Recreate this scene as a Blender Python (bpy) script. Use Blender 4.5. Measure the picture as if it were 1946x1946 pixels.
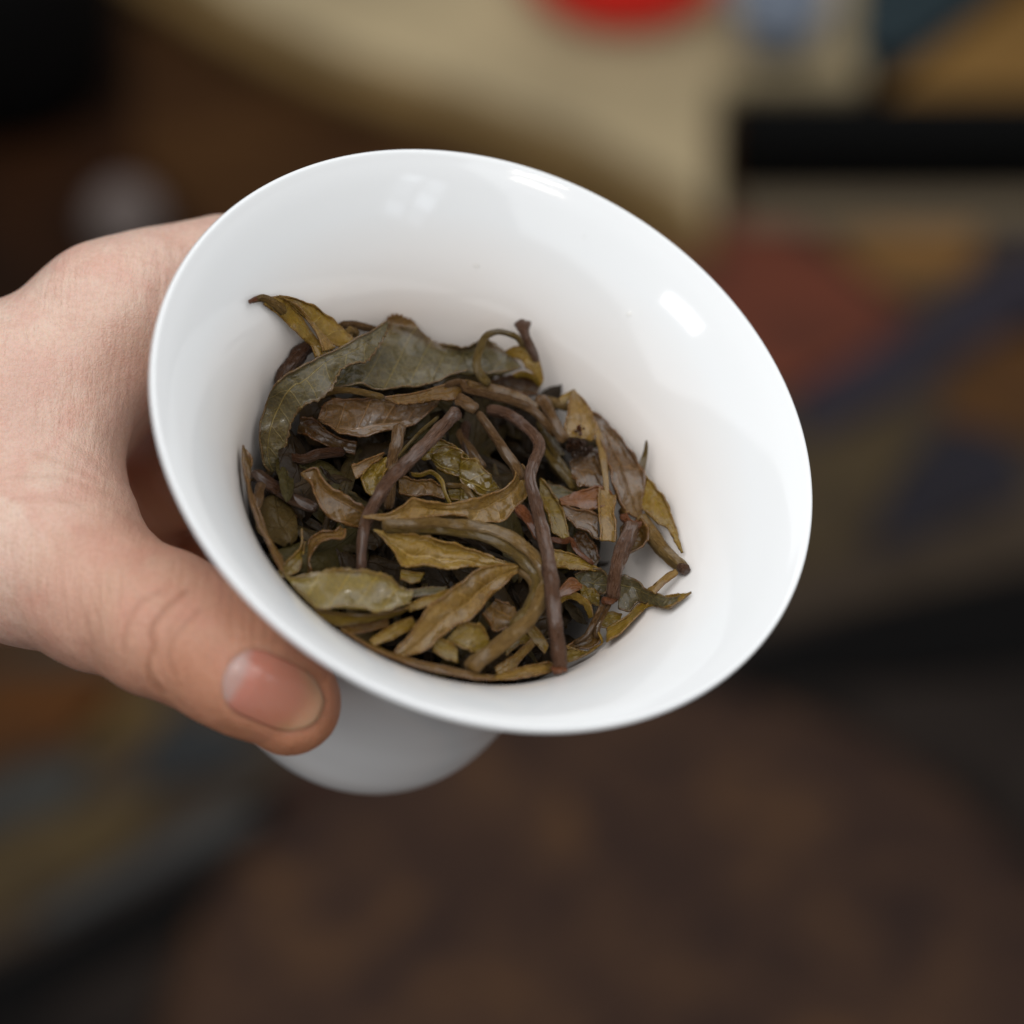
import bpy, math, random
import numpy as np
from mathutils import Vector, Matrix, noise as mnoise

# ------------------------------------------------------------------ camera, world, light
random.seed(7)
rng = np.random.default_rng(7)
scene = bpy.context.scene
for o in list(bpy.data.objects):
    bpy.data.objects.remove(o)
PITCH = math.radians(50)
LIFT = Vector((0, -0.196, 0.234))
SB = 1.305                                       # scale of what stands on the table
CAM = np.array([0.0, -0.839, 1.000])            # the table top is z = 0
FPX, PC = 5000.0, 973.0                         # focal length and centre in photo pixels
M = np.array([[1, 0, 0], [0, -math.sin(PITCH), math.cos(PITCH)], [0, -math.cos(PITCH), -math.sin(PITCH)]])
camd = bpy.data.cameras.new('camera')
cam = bpy.data.objects.new('camera', camd)
scene.collection.objects.link(cam)
cam.location = CAM
cam.rotation_euler = (math.pi / 2 - PITCH, 0, 0)
camd.sensor_width = 36
camd.lens = FPX / 1946 * 36
camd.clip_start = 0.01
camd.clip_end = 50
camd.dof.use_dof = True
camd.dof.focus_distance = 0.3765
camd.dof.aperture_fstop = 7.3
scene.camera = cam

w = bpy.data.worlds.new('World')
scene.world = w
w.use_nodes = True
bg = w.node_tree.nodes['Background']
bg.inputs[0].default_value = (0.97, 0.97, 1.0, 1)
bg.inputs[1].default_value = 0.27

def area(name, loc, aim, sx, sy, power, col, spread=180, long=None):
    ld = bpy.data.lights.new(name, 'AREA')
    ld.shape = 'RECTANGLE'
    ld.size, ld.size_y, ld.energy, ld.color = sx, sy, power, col
    ld.spread = math.radians(spread)
    o = bpy.data.objects.new(name, ld)
    scene.collection.objects.link(o)
    o.location = loc
    d = Vector(aim) - Vector(loc)
    if long is None:
        o.rotation_euler = d.to_track_quat('-Z', 'Y').to_euler()
    else:                                        # the lamp's length (size x) follows this direction
        z = -d.normalized(); x = Vector(long); x = (x - z * x.dot(z)).normalized(); y = z.cross(x)
        o.rotation_euler = Matrix((x, y, z)).transposed().to_euler()
    return o

CUPW = Vector((0.0, -0.37, 0.48)) + LIFT
area('ceiling_light', tuple(Vector((0.10, -0.50, 2.4)) + LIFT), tuple(Vector((0.0, -0.45, 0.4)) + LIFT), 4.4, 3.8, 77, (0.93, 0.965, 1.0))
RP = Vector((0.010, -0.392, 0.531)) + LIFT
RQ = Vector((0.003, -0.373, 0.531)) + LIFT
area('lamp_panel', tuple(RP + Vector((-0.41, -0.40, 0.82)) * 1.6), RP, 0.36, 0.075, 1.9, (1.0, 0.99, 0.98), long=(-0.16, 0.23, 0.04))
area('warm_lamp', tuple(RQ + Vector((0.345, -0.565, 0.745)) * 1.8), RQ, 0.34, 0.035, 0.75, (1.0, 0.90, 0.78), long=(0.18, 0.01, -0.08))
wc = CUPW + Vector((0.70, -0.62, 0.36)) * 2.2
wr = Vector((0.66, 0.75, 0)).normalized()
for i in range(2):
    for j in range(3):
        area('window_pane', tuple(wc + wr * (i - 0.5) * 0.26 + Vector((0, 0, (j - 1) * 0.22))), CUPW, 0.2, 0.17,
             (0.10, 0.18, 0.28)[(i + 2 * j) % 3], (0.82, 0.90, 1.0))

scene.view_settings.view_transform = 'Standard'
scene.view_settings.look = 'None'
scene.view_settings.exposure = 0.06
scene.view_settings.gamma = 1

# ------------------------------------------------------------------ helpers
def K(px, py, z):                                # millimetres in the camera's axes
    return np.array([(px - PC) * z / FPX, (py - PC) * z / FPX, z])

def W(p):                                        # -> world metres
    return np.asarray(p) @ M.T / 1000.0 + CAM

def table_pt(px, py, z=0.0):
    z = z * SB
    d = M @ np.array([(px - PC) / FPX, (py - PC) / FPX, 1.0])
    t = (z - CAM[2]) / d[2]
    return CAM + d * t

def mesh_obj(name, verts, faces, mat, parent=None, smooth=True, uv=None, origin=None):
    verts = np.asarray(verts, dtype=float)
    org = verts.mean(0) if origin is None else np.asarray(origin)
    me = bpy.data.meshes.new(name)
    me.from_pydata((verts - org).tolist(), [], [list(map(int, f)) for f in faces])
    if smooth:
        me.polygons.foreach_set('use_smooth', [True] * len(me.polygons))
    if uv is not None:
        l = me.uv_layers.new(name='UVMap')
        vi = np.empty(len(me.loops), dtype=np.int32)
        me.loops.foreach_get('vertex_index', vi)
        l.data.foreach_set('uv', np.asarray(uv, dtype=np.float32)[vi].ravel())
    me.materials.append(mat)
    o = bpy.data.objects.new(name, me)
    scene.collection.objects.link(o)
    if parent is not None:
        o.parent = parent
        o.location = Vector(org) - Vector(parent.location)
    else:
        o.location = org
    return o

def tag(o, label, cat, group=None, kind=None):
    if label: o['label'] = label
    if cat: o['category'] = cat
    if group: o['group'] = group
    if kind: o['kind'] = kind
    return o

def empty(name, loc):
    o = bpy.data.objects.new(name, None)
    o.empty_display_size = 0.01
    scene.collection.objects.link(o)
    o.location = loc
    return o

class NT:
    def __init__(s, name):
        s.m = bpy.data.materials.new(name)
        s.m.use_nodes = True
        s.t = s.m.node_tree
        s.b = s.t.nodes['Principled BSDF']
    def n(s, typ, **kw):
        nd = s.t.nodes.new(typ)
        for k, v in kw.items():
            if k.startswith('_'):
                nd.inputs[k[1:]].default_value = v
            else:
                setattr(nd, k, v)
        return nd
    def l(s, a, b):
        s.t.links.new(a, b)
    def math(s, op, a, b=None, c=None, clamp=False):
        nd = s.t.nodes.new('ShaderNodeMath')
        nd.operation = op
        nd.use_clamp = clamp
        for i, v in enumerate((a, b, c)):
            if v is None: continue
            if isinstance(v, (int, float)): nd.inputs[i].default_value = v
            else: s.l(v, nd.inputs[i])
        return nd.outputs[0]
    def mix(s, f, a, b, mode='MIX'):
        nd = s.t.nodes.new('ShaderNodeMix')
        nd.data_type = 'RGBA'
        nd.blend_type = mode
        for i, v in ((0, f), (6, a), (7, b)):
            if isinstance(v, (int, float)): nd.inputs[i].default_value = v
            elif isinstance(v, (tuple, list)): nd.inputs[i].default_value = (*v[:3], 1)
            else: s.l(v, nd.inputs[i])
        return nd.outputs[2]
    def ramp(s, f, stops):
        nd = s.t.nodes.new('ShaderNodeValToRGB')
        e = nd.color_ramp.elements
        while len(e) < len(stops): e.new(0.5)
        for k, (p, c) in enumerate(stops):
            e[k].position = p
            e[k].color = (*c, 1) if isinstance(c, (tuple, list)) else (c, c, c, 1)
        s.l(f, nd.inputs[0])
        return nd.outputs[0]
    def noise(s, scale, detail=3, coord=None, rough=0.55, dist=0.0):
        nd = s.n('ShaderNodeTexNoise', _Scale=scale, _Detail=detail, _Roughness=rough, _Distortion=dist)
        if coord is not None: s.l(coord, nd.inputs['Vector'])
        return nd.outputs[0]
    def bump(s, h, dist, strength=1.0, prev=None):
        nd = s.n('ShaderNodeBump', _Strength=strength, _Distance=dist)
        s.l(h, nd.inputs['Height'])
        if prev is not None: s.l(prev, nd.inputs['Normal'])
        return nd.outputs[0]

def srgb(r, g, b):
    f = lambda c: (c / 255) / 12.92 if c <= 10 else ((c / 255 + 0.055) / 1.055) ** 2.4
    return (f(r), f(g), f(b))

def plain(name, col, rough=0.6, var=0.25, scale=18, col2=None, spec=0.3):
    t = NT(name)
    co = t.n('ShaderNodeTexCoord').outputs['Object']
    f = t.ramp(t.noise(scale, 4, co), [(0.35, 0.0), (0.65, 1.0)])
    c2 = col2 or tuple(c * (1 - var) for c in col)
    t.l(t.mix(f, col, c2), t.b.inputs['Base Color'])
    t.b.inputs['Roughness'].default_value = rough
    t.b.inputs['Specular IOR Level'].default_value = spec
    t.l(t.bump(t.noise(scale * 12, 3, co), 0.0004, 0.4), t.b.inputs['Normal'])
    return t.m

# ------------------------------------------------------------------ the bowl's geometry
NCX = np.array([-0.395, 0.661, 1.0]); NAX = NCX / np.linalg.norm(NCX)     # down the bowl, away from the opening
CC = K(936.348, 802.354, 364.248)
UU = np.cross(NAX, [0, 0, 1.0]); UU /= np.linalg.norm(UU)
VV = np.cross(NAX, UU)
PIN = [(-0.35, 47.5), (-0.2, 47.2), (0.3, 46.5), (1, 45.5), (2.2, 44.0), (5, 41.0), (8, 38.2), (11.5, 35.4), (16, 32.6), (22, 30.0), (30, 27.3), (40, 25.0), (50, 23.6), (60, 22.6),
       (66, 21), (70.5, 17), (72.5, 10), (73, 0)]
POUT = [(-0.35, 47.75), (0.2, 48.1), (1.2, 47.4), (3, 45.3), (6, 42.2), (9, 39.4), (12.5, 36.8), (16, 34.8), (21, 32.4), (30, 29.4), (40, 26.9), (50, 25.6), (59, 25.1),
        (65.5, 24.4), (71, 22.6), (75.3, 19.2), (77.5, 16.5)]
def spline(pts, n):
    P = np.array(pts, float)
    seg = np.r_[0, np.cumsum(np.sqrt(np.hypot(*np.diff(P[:, :2], axis=0).T)))] if P.shape[1] == 2 else \
        np.r_[0, np.cumsum(np.sqrt(np.linalg.norm(np.diff(P, axis=0), axis=1)))]
    seg += np.arange(len(seg)) * 1e-9
    T = np.linspace(0, seg[-1], n)
    out = np.empty((n, P.shape[1]))
    D = np.gradient(P, seg, axis=0, edge_order=1) if len(P) > 2 else np.repeat((P[1:] - P[:1]) / seg[-1], 2, 0)
    if len(P) > 2:
        d = np.diff(P, axis=0) / np.diff(seg)[:, None]
        D = np.vstack([d[:1], (d[:-1] + d[1:]) / 2, d[-1:]])
    idx = np.clip(np.searchsorted(seg, T, side='right') - 1, 0, len(P) - 2)
    h = (seg[idx + 1] - seg[idx])[:, None]
    t = ((T - seg[idx])[:, None]) / h
    return (2*t**3-3*t**2+1) * P[idx] + (t**3-2*t**2+t) * h * D[idx] + (-2*t**3+3*t**2) * P[idx+1] + (t**3-t**2) * h * D[idx+1]

PIs, POs = spline(PIN, 90), spline(POUT, 90)
def rin(h): return np.interp(h, PIs[:, 0], PIs[:, 1], right=0)
def rout(h): return np.interp(h, POs[:, 0], POs[:, 1], left=0, right=0)
def cyl(h, r, phi):
    return CC + h * NAX + r * (math.cos(phi) * UU + math.sin(phi) * VV)

def lathe(prof, seg, closed_end=True):
    vs, fs = [], []
    a = np.linspace(0, 2 * np.pi, seg, endpoint=False)
    for h, r in prof:
        vs.append(CC + h * NAX + max(r, 0.02) * (np.cos(a)[:, None] * UU + np.sin(a)[:, None] * VV))
    n = len(prof)
    for i in range(n - 1):
        for j in range(seg):
            k = (j + 1) % seg
            fs.append((i*seg+j, i*seg+k, (i+1)*seg+k, (i+1)*seg+j))
    return W(np.vstack(vs)), fs

# porcelain
t = NT('white_porcelain_glaze')
co = t.n('ShaderNodeTexCoord').outputs['Object']
sp = t.ramp(t.noise(800, 0, co), [(0.0, 0.0), (0.85, 0.0), (0.88, 0.7)])
base = t.mix(t.noise(25, 3, co), (0.80, 0.80, 0.785), (0.83, 0.825, 0.81))
bnc = t.n('ShaderNodeAttribute', attribute_name='bounce_tint').outputs['Fac']
base = t.mix(t.math('MULTIPLY', bnc, t.ramp(t.noise(60, 3, co), [(0.2, 0.6), (0.8, 1.0)])), base, (0.81, 0.70, 0.61))  # warm light bounced off leaves and hand, mixed into the glaze colour
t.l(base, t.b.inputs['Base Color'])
t.b.inputs['Roughness'].default_value = 0.075
t.b.inputs['IOR'].default_value = 1.5
t.l(t.bump(t.noise(38, 2, co), 0.0004, 0.04), t.b.inputs['Normal'])
POR = t.m
prof = [(h, r) for h, r in PIs[::-1]] + [(h, r) for h, r in POs] + [(77.5, 15.4), (75.6, 14.9), (75.4, 0)]
v, fcs = lathe(prof, 288)
bowl = mesh_obj('tea_bowl', v, fcs, POR)
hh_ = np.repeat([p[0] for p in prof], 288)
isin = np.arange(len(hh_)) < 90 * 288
bncv = np.where(isin, np.clip((hh_ - 5) / 13, 0, 1), 0) * 0.95  # painted bounce light grows with depth on the inner wall
bowl.data.attributes.new('bounce_tint', 'FLOAT', 'POINT').data.foreach_set('value', bncv.astype(np.float32))
tag(bowl, 'flared white porcelain tea bowl tilted in the hand, filled with wet tea leaves', 'bowl')

# thin film of tea clinging to the far inner wall
t = NT('tea_film')
t.b.inputs['Base Color'].default_value = (0.97, 0.96, 0.93, 1)
t.b.inputs['Roughness'].default_value = 0.04
t.b.inputs['Transmission Weight'].default_value = 1.0
t.b.inputs['IOR'].default_value = 1.33
FILM = t.m

def wall_pt(px, py):
    d = np.array([(px - PC) / FPX, (py - PC) / FPX, 1.])
    zs = np.linspace(330, 460, 5200); P = zs[:, None] * d; q = P - CC; hh = q @ NAX
    rr = np.sqrt(np.maximum((q * q).sum(1) - hh * hh, 0))
    i = np.where((hh > 0.2) & (rr < rin(hh)))[0][-1]
    rad = q[i] - hh[i] * NAX; rad /= np.linalg.norm(rad)
    dr = (rin(hh[i] + .5) - rin(hh[i] - .5))
    N = -rad + dr * NAX
    return P[i], N / np.linalg.norm(N)
def drop_geo(px, py, r, fl=0.3, stretch=1.5):
    p, N = wall_pt(px, py)
    s_ = np.cross(N, NAX); s_ /= np.linalg.norm(s_); dn = np.cross(s_, N)
    vs = [p + N * r * fl]
    fs = []
    for a in range(1, 6):
        th = a / 5 * math.pi / 2
        for b in range(18):
            ph = 2 * math.pi * b / 18
            w_ = 1 + 0.18 * math.sin(2 * ph + px) + 0.1 * math.sin(3 * ph + py)
            vs.append(p + N * (r * fl * math.cos(th) - (0.03 if a == 5 else 0)) + s_ * r * math.sin(th) * math.cos(ph) * w_ + dn * r * stretch * math.sin(th) * math.sin(ph) * w_)
    for b in range(18): fs.append((0, 1 + b, 1 + (b + 1) % 18))
    for a in range(4):
        for b in range(18):
            fs.append((1+a*18+b, 1+(a+1)*18+b, 1+(a+1)*18+(b+1) % 18, 1+a*18+(b+1) % 18))
    return np.array(vs), fs
DR = [(905, 505, 0.5, 0.2, 0.7, 'tiny water drop on the far inner wall right of the window reflection'),
      (1196, 596, 0.35, 0.25, 1.6, 'small water drop on the right inner wall near the bright lamp reflection'),
      (1110, 450, 0.22, 0.3, 1.2, 'pinhead water drop high on the far inner wall')]
for x_, y_, r_, f_, st_, lab in DR:
    v, fcs = drop_geo(x_, y_, r_, f_, st_)
    tag(mesh_obj('water_drop', W(v), fcs, FILM), lab, 'water drop')

# ------------------------------------------------------------------ hand (one continuous skin grown from a distance field)
def rc(P, a, b, r1, r2):
    ab = b - a
    L2 = ab @ ab
    tt = np.clip(((P - a) @ ab) / L2, 0, 1)
    d = np.sqrt((((P - a) - tt[:, None] * ab) ** 2).sum(1))
    return d - (r1 + (r2 - r1) * tt)
def smin(a, b, k):
    h = np.clip(0.5 + 0.5 * (b - a) / k, 0, 1)
    return b + (a - b) * h - k * h * (1 - h)

TH = [(K(-330, 860, 398), 19.0), (K(52, 1062, 376), 11.9), (K(190, 1130, 369), 10.2), (K(312, 1186, 363), 9.7), (K(400, 1227, 360.5), 8.9), (K(470, 1266, 360), 9.0), (K(548, 1335, 362.5), 7.3)]
IX = [(K(-420, 800, 402), 18.5), (K(30, 760, 390), 13.6), (K(205, 622, 394), 11.5), (K(315, 578, 398), 11.0), (K(425, 550, 401), 10.5)]
def far(h, phi, r, lift=0.0):
    return (cyl(h, rout(h) + r + lift, phi), r)
def phi_of(p):
    q = p - CC
    return math.atan2(q @ VV, q @ UU)
PH0 = phi_of(K(425, 545, 401))
PHT = phi_of(K(560, 1340, 362))
sgn = 1.0 if ((PH0 - PHT + math.pi) % (2 * math.pi) - math.pi) > 0 else -1.0
IX += [far(24, PH0 + sgn * 0.55, 9.0, 1.2), far(27, PH0 + sgn * 1.1, 8.2), far(31, PH0 + sgn * 1.55, 7.0)]
MD = [(K(-420, 950, 418), 17), (K(70, 905, 412), 11.5), (K(165, 742, 413), 10.4), (K(330, 640, 424), 9.8), far(43, PH0 + sgn * 0.45, 8.8, 1.0), far(47, PH0 + sgn * 1.05, 8.0), far(50, PH0 + sgn * 1.6, 6.8)]
RG = [(K(-420, 1050, 432), 16), (K(60, 1020, 436), 11), (K(300, 900, 441), 10.2), far(60, PH0 - sgn * 0.05, 8.8, 3.0), far(64, PH0 + sgn * 0.6, 8.0), far(67, PH0 + sgn * 1.2, 6.8)]
PK = [(K(-420, 1110, 446), 14), (K(60, 1110, 458), 9.3), (K(300, 1030, 468), 8.4), (cyl(84, 27, PH0 - sgn * 0.2), 7.6), (cyl(87, 22, PH0 + sgn * 0.5), 6.6)]
PALM = [(K(-2000, 1120, 425), 29), (K(-1300, 1060, 425), 27), (K(-900, 1000, 425), 25), (K(-330, 985, 420), 21), (K(20, 960, 425), 14)]

def hand_sdf(P):
    P = P.astype(np.float64)
    def chain(c, k=2.5):
        d = None
        for (a, r1), (b, r2) in zip(c[:-1], c[1:]):
            e = rc(P, a, b, r1, r2)
            d = e if d is None else smin(d, e, k)
        return d
    th, ix = chain(TH, 3.0), chain(IX, 3.5)
    web = chain([(K(140, 985, 378), 8.2), (K(126, 905, 383), 6.6), (K(138, 800, 386), 6.2), (K(160, 705, 389), 6.2), (K(225, 590, 392), 7)], 3)
    d = smin(smin(th, ix, 13.0), web, 9.0)
    md = chain(MD, 3.0)
    pl = chain(PALM, 6)
    d2 = smin(md, chain(RG, 3.0), 2.0)
    d2 = smin(d2, chain(PK, 3.0), 2.0)
    d2 = smin(d2, pl, 8.0)
    wgt = np.clip((-(P[:, 0]) - 55) / 14, 0, 1)          # fingers part beyond the web
    d = np.minimum(smin(d, d2, 2.0) * (1 - wgt) + smin(d, d2, 9.0) * wgt, smin(d, d2, 1.6))
    # keep clear of the bowl: flesh flattens where it presses on the glaze
    q = P - CC
    h = q @ NAX
    r = np.sqrt(np.maximum((q * q).sum(1) - h * h, 0))
    ro = np.interp(h, POs[:, 0], POs[:, 1], left=48.2, right=0)
    slope = 0.85
    clear = np.where(h < 77.5, (r - ro) * slope, np.sqrt((h - 77.5) ** 2 + np.maximum(r - 16, 0) ** 2))
    clear = np.where(h < 0, np.maximum(r - 48.2, -h - 0.3), clear)
    return -smin(-d, clear - 0.15, 1.2)

CREASES = [[(303, 1123), (267, 1147), (246, 1179), (236, 1211), (234, 1239)],
           [(355, 1123), (317, 1154), (292, 1186), (287, 1211), (292, 1225), (282, 1260), (285, 1292), (310, 1320)],
           [(380, 1158), (352, 1186), (327, 1218), (320, 1253), (331, 1285)],
           [(150, 1135), (160, 1180), (178, 1225)], [(180, 1160), (188, 1190), (190, 1220)],
           [(268, 1135), (250, 1165)], [(345, 1170), (325, 1195), (312, 1230)],
           [(30, 908), (110, 905), (160, 922), (214, 940)], [(70, 862), (130, 884), (190, 916)], [(120, 830), (170, 868), (205, 900)], [(20, 950), (90, 945), (150, 958)],
           [(322, 462), (330, 500), (322, 545)], [(350, 455), (352, 500), (338, 540)], [(296, 478), (304, 520), (298, 570)], [(276, 500), (282, 545)],
           [(60, 1000), (75, 1060), (70, 1120)], [(105, 1010), (112, 1070), (118, 1130)], [(20, 1030), (30, 1080), (28, 1150)]]
CDEP = [0.20, 0.36, 0.23, 0.08, 0.08, 0.10, 0.13] + [0.14, 0.11, 0.10, 0.10, 0.10, 0.09, 0.08, 0.07, 0.07, 0.06, 0.06]
NAILC = None
def poly_px(P, poly):
    X = PC + FPX * P[:, 0] / P[:, 2]; Y = PC + FPX * P[:, 1] / P[:, 2]
    best = np.full(len(P), 1e9)
    poly = spline([tuple(map(float, p)) for p in poly], len(poly) * 4)
    for (x0, y0), (x1, y1) in zip(poly[:-1], poly[1:]):
        dx, dy = x1 - x0, y1 - y0
        s = np.clip(((X - x0) * dx + (Y - y0) * dy) / (dx * dx + dy * dy), 0, 1)
        best = np.minimum(best, np.hypot(X - x0 - s * dx, Y - y0 - s * dy))
    return best

def raycast_hand(px, py, z0=335., steps=60):
    d = np.stack([(px - PC) / FPX, (py - PC) / FPX, np.ones_like(px)], 1)
    z = np.full(len(px), z0)
    for _ in range(steps):
        z += hand_sdf(d * z[:, None]) * 0.9
    return d * z[:, None]

# nail outline in the plane of the picture: along (a) and across (b) the thumb tip
NA = np.array([math.cos(math.radians(24)), math.sin(math.radians(24))])
NB = np.array([-NA[1], NA[0]])
NO = np.array([448.0, 1283.0])
def nail_px(a, b):                               # a 0..1 root to tip, b -1..1 top to bottom
    half = (66 - 4 * a) * (1 - 0.30 * np.clip(abs(a - 0.5) * 2, 0, 1) ** 4)
    root = -4 - 18 * (1 - b * b)
    L = 150 + 27 * (1 - np.abs(b) ** 2.6) * a
    al = root * (1 - a) + a * L
    return NO[0] + NA[0] * al + NB[0] * b * half, NO[1] + NA[1] * al + NB[1] * b * half

def build_hand():
    S = 0.55
    lo = np.array([-215., -50., 342.]); hi = np.array([10., 66., 492.])
    n = np.ceil((hi - lo) / S).astype(int) + 1
    c4 = 6
    nc = np.ceil(n / c4).astype(int) + 1
    g = np.stack(np.meshgrid(*[lo[i] + np.arange(nc[i]) * S * c4 for i in range(3)], indexing='ij'), -1)
    dc = hand_sdf(g.reshape(-1, 3)).reshape(nc).astype(np.float32)
    cell = S * c4 * 1.8
    near = np.abs(dc) < cell
    F = np.repeat(np.repeat(np.repeat(near, c4, 0), c4, 1), c4, 2)
    half = c4 // 2
    F = np.roll(F, (-half, -half, -half), (0, 1, 2))[:n[0], :n[1], :n[2]]
    V = np.repeat(np.repeat(np.repeat(dc, c4, 0), c4, 1), c4, 2)
    V = np.roll(V, (-half, -half, -half), (0, 1, 2))[:n[0], :n[1], :n[2]].copy()
    ii = np.argwhere(F)
    out = np.empty(len(ii), np.float32)
    for s in range(0, len(ii), 400000):
        out[s:s+400000] = hand_sdf(lo + ii[s:s+400000] * S)
    V[F] = out
    V[0, :, :] = np.maximum(V[0, :, :], 0.01)     # close the wrist
    inside = V < 0
    # surface nets
    ix = np.zeros(tuple(np.array(V.shape) - 1), bool)
    cnt = np.zeros(ix.shape, np.int8)
    for a in (0, 1):
        for b in (0, 1):
            for c in (0, 1):
                cnt += inside[a:V.shape[0]-1+a, b:V.shape[1]-1+b, c:V.shape[2]-1+c]
    ix = (cnt > 0) & (cnt < 8)
    idx = np.full(ix.shape, -1, np.int64)
    cells = np.argwhere(ix)
    idx[ix] = np.arange(len(cells))
    acc = np.zeros((len(cells), 3)); num = np.zeros(len(cells))
    corners = [(a, b, c) for a in (0, 1) for b in (0, 1) for c in (0, 1)]
    vals = {k: V[cells[:, 0]+k[0], cells[:, 1]+k[1], cells[:, 2]+k[2]] for k in corners}
    for k1 in corners:
        for ax in range(3):
            if k1[ax]: continue
            k2 = list(k1); k2[ax] = 1; k2 = tuple(k2)
            v1, v2 = vals[k1], vals[k2]
            cr = (v1 < 0) != (v2 < 0)
            tt = np.where(cr, v1 / np.where(v1 == v2, 1, v1 - v2), 0)
            p = np.array(k1, float)[None] + tt[:, None] * (np.array(k2) - np.array(k1))[None]
            acc[cr] += p[cr]; num[cr] += 1
    verts = lo + (cells + acc / num[:, None]) * S
    faces = []
    for ax in range(3):
        b, c = (ax + 1) % 3, (ax + 2) % 3
        s1 = [slice(None)] * 3; s2 = [slice(None)] * 3
        s1[ax] = slice(0, -1); s2[ax] = slice(1, None)
        e = inside[tuple(s1)] != inside[tuple(s2)]
        q = np.argwhere(e)
        q = q[(q[:, b] > 0) & (q[:, c] > 0) & (q[:, b] < V.shape[b]-1) & (q[:, c] < V.shape[c]-1)]
        def cellid(db, dc_):
            r = q.copy(); r[:, b] -= db; r[:, c] -= dc_
            return idx[r[:, 0], r[:, 1], r[:, 2]]
        quad = np.stack([cellid(1, 1), cellid(0, 1), cellid(0, 0), cellid(1, 0)], 1)
        flip = ~inside[tuple(q.T)]
        quad[flip] = quad[flip][:, ::-1]
        faces.append(quad)
    faces = np.vstack(faces)
    faces = faces[(faces >= 0).all(1)]
    def grad(P):
        e = 0.15
        return np.stack([(hand_sdf(P + np.eye(3)[i] * e) - hand_sdf(P - np.eye(3)[i] * e)) / (2 * e) for i in range(3)], 1)
    G = grad(verts)
    G /= np.linalg.norm(G, axis=1)[:, None] + 1e-9
    cut = verts[:, 0] < lo[0] + 1.5 * S
    stepv = -hand_sdf(verts)[:, None] * G
    stepv[cut] = 0
    verts = verts + np.clip(stepv, -0.4, 0.4)
    # detail: creases, nail fold, a little unevenness
    facing = np.clip(-(G * verts / np.linalg.norm(verts, axis=1)[:, None]).sum(1), 0, 1)
    disp = np.zeros(len(verts))
    sel = np.where((facing > 0.05) & (verts[:, 0] > -80) & (verts[:, 2] < 402))[0]
    Ps = verts[sel]
    for cpoly, dep in zip(CREASES, CDEP):
        d = poly_px(Ps, cpoly)
        disp[sel] -= dep * np.exp(-(d / 6.5) ** 2) - dep * 0.22 * np.exp(-((d - 20) / 9.0) ** 2) * -1
    X = PC + FPX * Ps[:, 0] / Ps[:, 2]; Y = PC + FPX * Ps[:, 1] / Ps[:, 2]
    a = ((X - NO[0]) * NA[0] + (Y - NO[1]) * NA[1]); b = ((X - NO[0]) * NB[0] + (Y - NO[1]) * NB[1])
    # distance outside a rounded rectangle = nail outline
    qx = np.abs(a - 82) - (93 - 48); qy = np.abs(b) - (66 - 48)
    rr = np.hypot(np.maximum(qx, 0), np.maximum(qy, 0)) + np.minimum(np.maximum(qx, qy), 0) - 48
    disp[sel] += np.where(rr > 0, 0.24 * np.exp(-((rr - 12) / 13.0) ** 2), -0.25 * np.clip(-rr / 6, 0, 1)) * (Ps[:, 0] > -50)
    nz = np.array([mnoise.noise(Vector(p) * 0.16) * 0.22 + mnoise.noise(Vector(p) * 0.5) * 0.04 for p in verts[::1]]) if len(verts) < 400000 else 0
    verts = verts + (disp + nz)[:, None] * G
    return verts, faces

HV, HF = build_hand()
t = NT('skin')
tc = t.n('ShaderNodeTexCoord').outputs['Object']
att = t.n('ShaderNodeAttribute', attribute_name='flush_shade').outputs['Fac']
m1 = t.ramp(t.noise(55, 4, tc), [(0.32, (0.62, 0.385, 0.300)), (0.52, (0.69, 0.480, 0.375)), (0.70, (0.72, 0.53, 0.42))])
m2 = t.mix(t.math('MULTIPLY', t.ramp(t.noise(220, 3, tc), [(0.42, 0.0), (0.7, 1.0)]), 0.35), m1, (0.60, 0.30, 0.24))
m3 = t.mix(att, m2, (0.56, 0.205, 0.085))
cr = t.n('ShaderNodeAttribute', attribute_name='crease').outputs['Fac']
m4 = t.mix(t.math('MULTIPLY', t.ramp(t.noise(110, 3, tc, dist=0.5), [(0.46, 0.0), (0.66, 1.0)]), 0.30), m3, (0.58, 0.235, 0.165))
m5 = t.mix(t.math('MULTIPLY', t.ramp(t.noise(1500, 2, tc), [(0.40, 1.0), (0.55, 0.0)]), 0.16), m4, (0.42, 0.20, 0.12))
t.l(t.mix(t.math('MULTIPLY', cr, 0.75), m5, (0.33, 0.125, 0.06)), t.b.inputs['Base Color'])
t.b.inputs['Roughness'].default_value = 0.40
t.b.inputs['Specular IOR Level'].default_value = 0.42
t.b.inputs['Subsurface Weight'].default_value = 0.28
t.b.inputs['Subsurface Radius'].default_value = (1.0, 0.36, 0.2)
t.b.inputs['Subsurface Scale'].default_value = 0.0028
mp = t.n('ShaderNodeMapping')
mp.inputs['Scale'].default_value = (1.0, 1.0, 1.0)
t.l(tc, mp.inputs['Vector'])
vo = t.n('ShaderNodeTexVoronoi', _Scale=1900)
vo.feature = 'DISTANCE_TO_EDGE'
t.l(mp.outputs[0], vo.inputs['Vector'])
vh = t.math('MINIMUM', vo.outputs['Distance'], 0.22)
wv = t.n('ShaderNodeTexNoise', _Scale=900, _Detail=3)
mp2 = t.n('ShaderNodeMapping')
mp2.inputs['Scale'].default_value = (1.0, 0.16, 0.35)
mp2.inputs['Rotation'].default_value = (0.3, 0.0, 0.25)
t.l(tc, mp2.inputs['Vector']); t.l(mp2.outputs[0], wv.inputs['Vector'])
b1 = t.bump(vh, 0.00035, 0.55)
b2 = t.bump(wv.outputs[0], 0.0007, 0.45, b1)
b3 = t.bump(t.noise(330, 4, tc), 0.0006, 0.3, b2)
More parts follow.
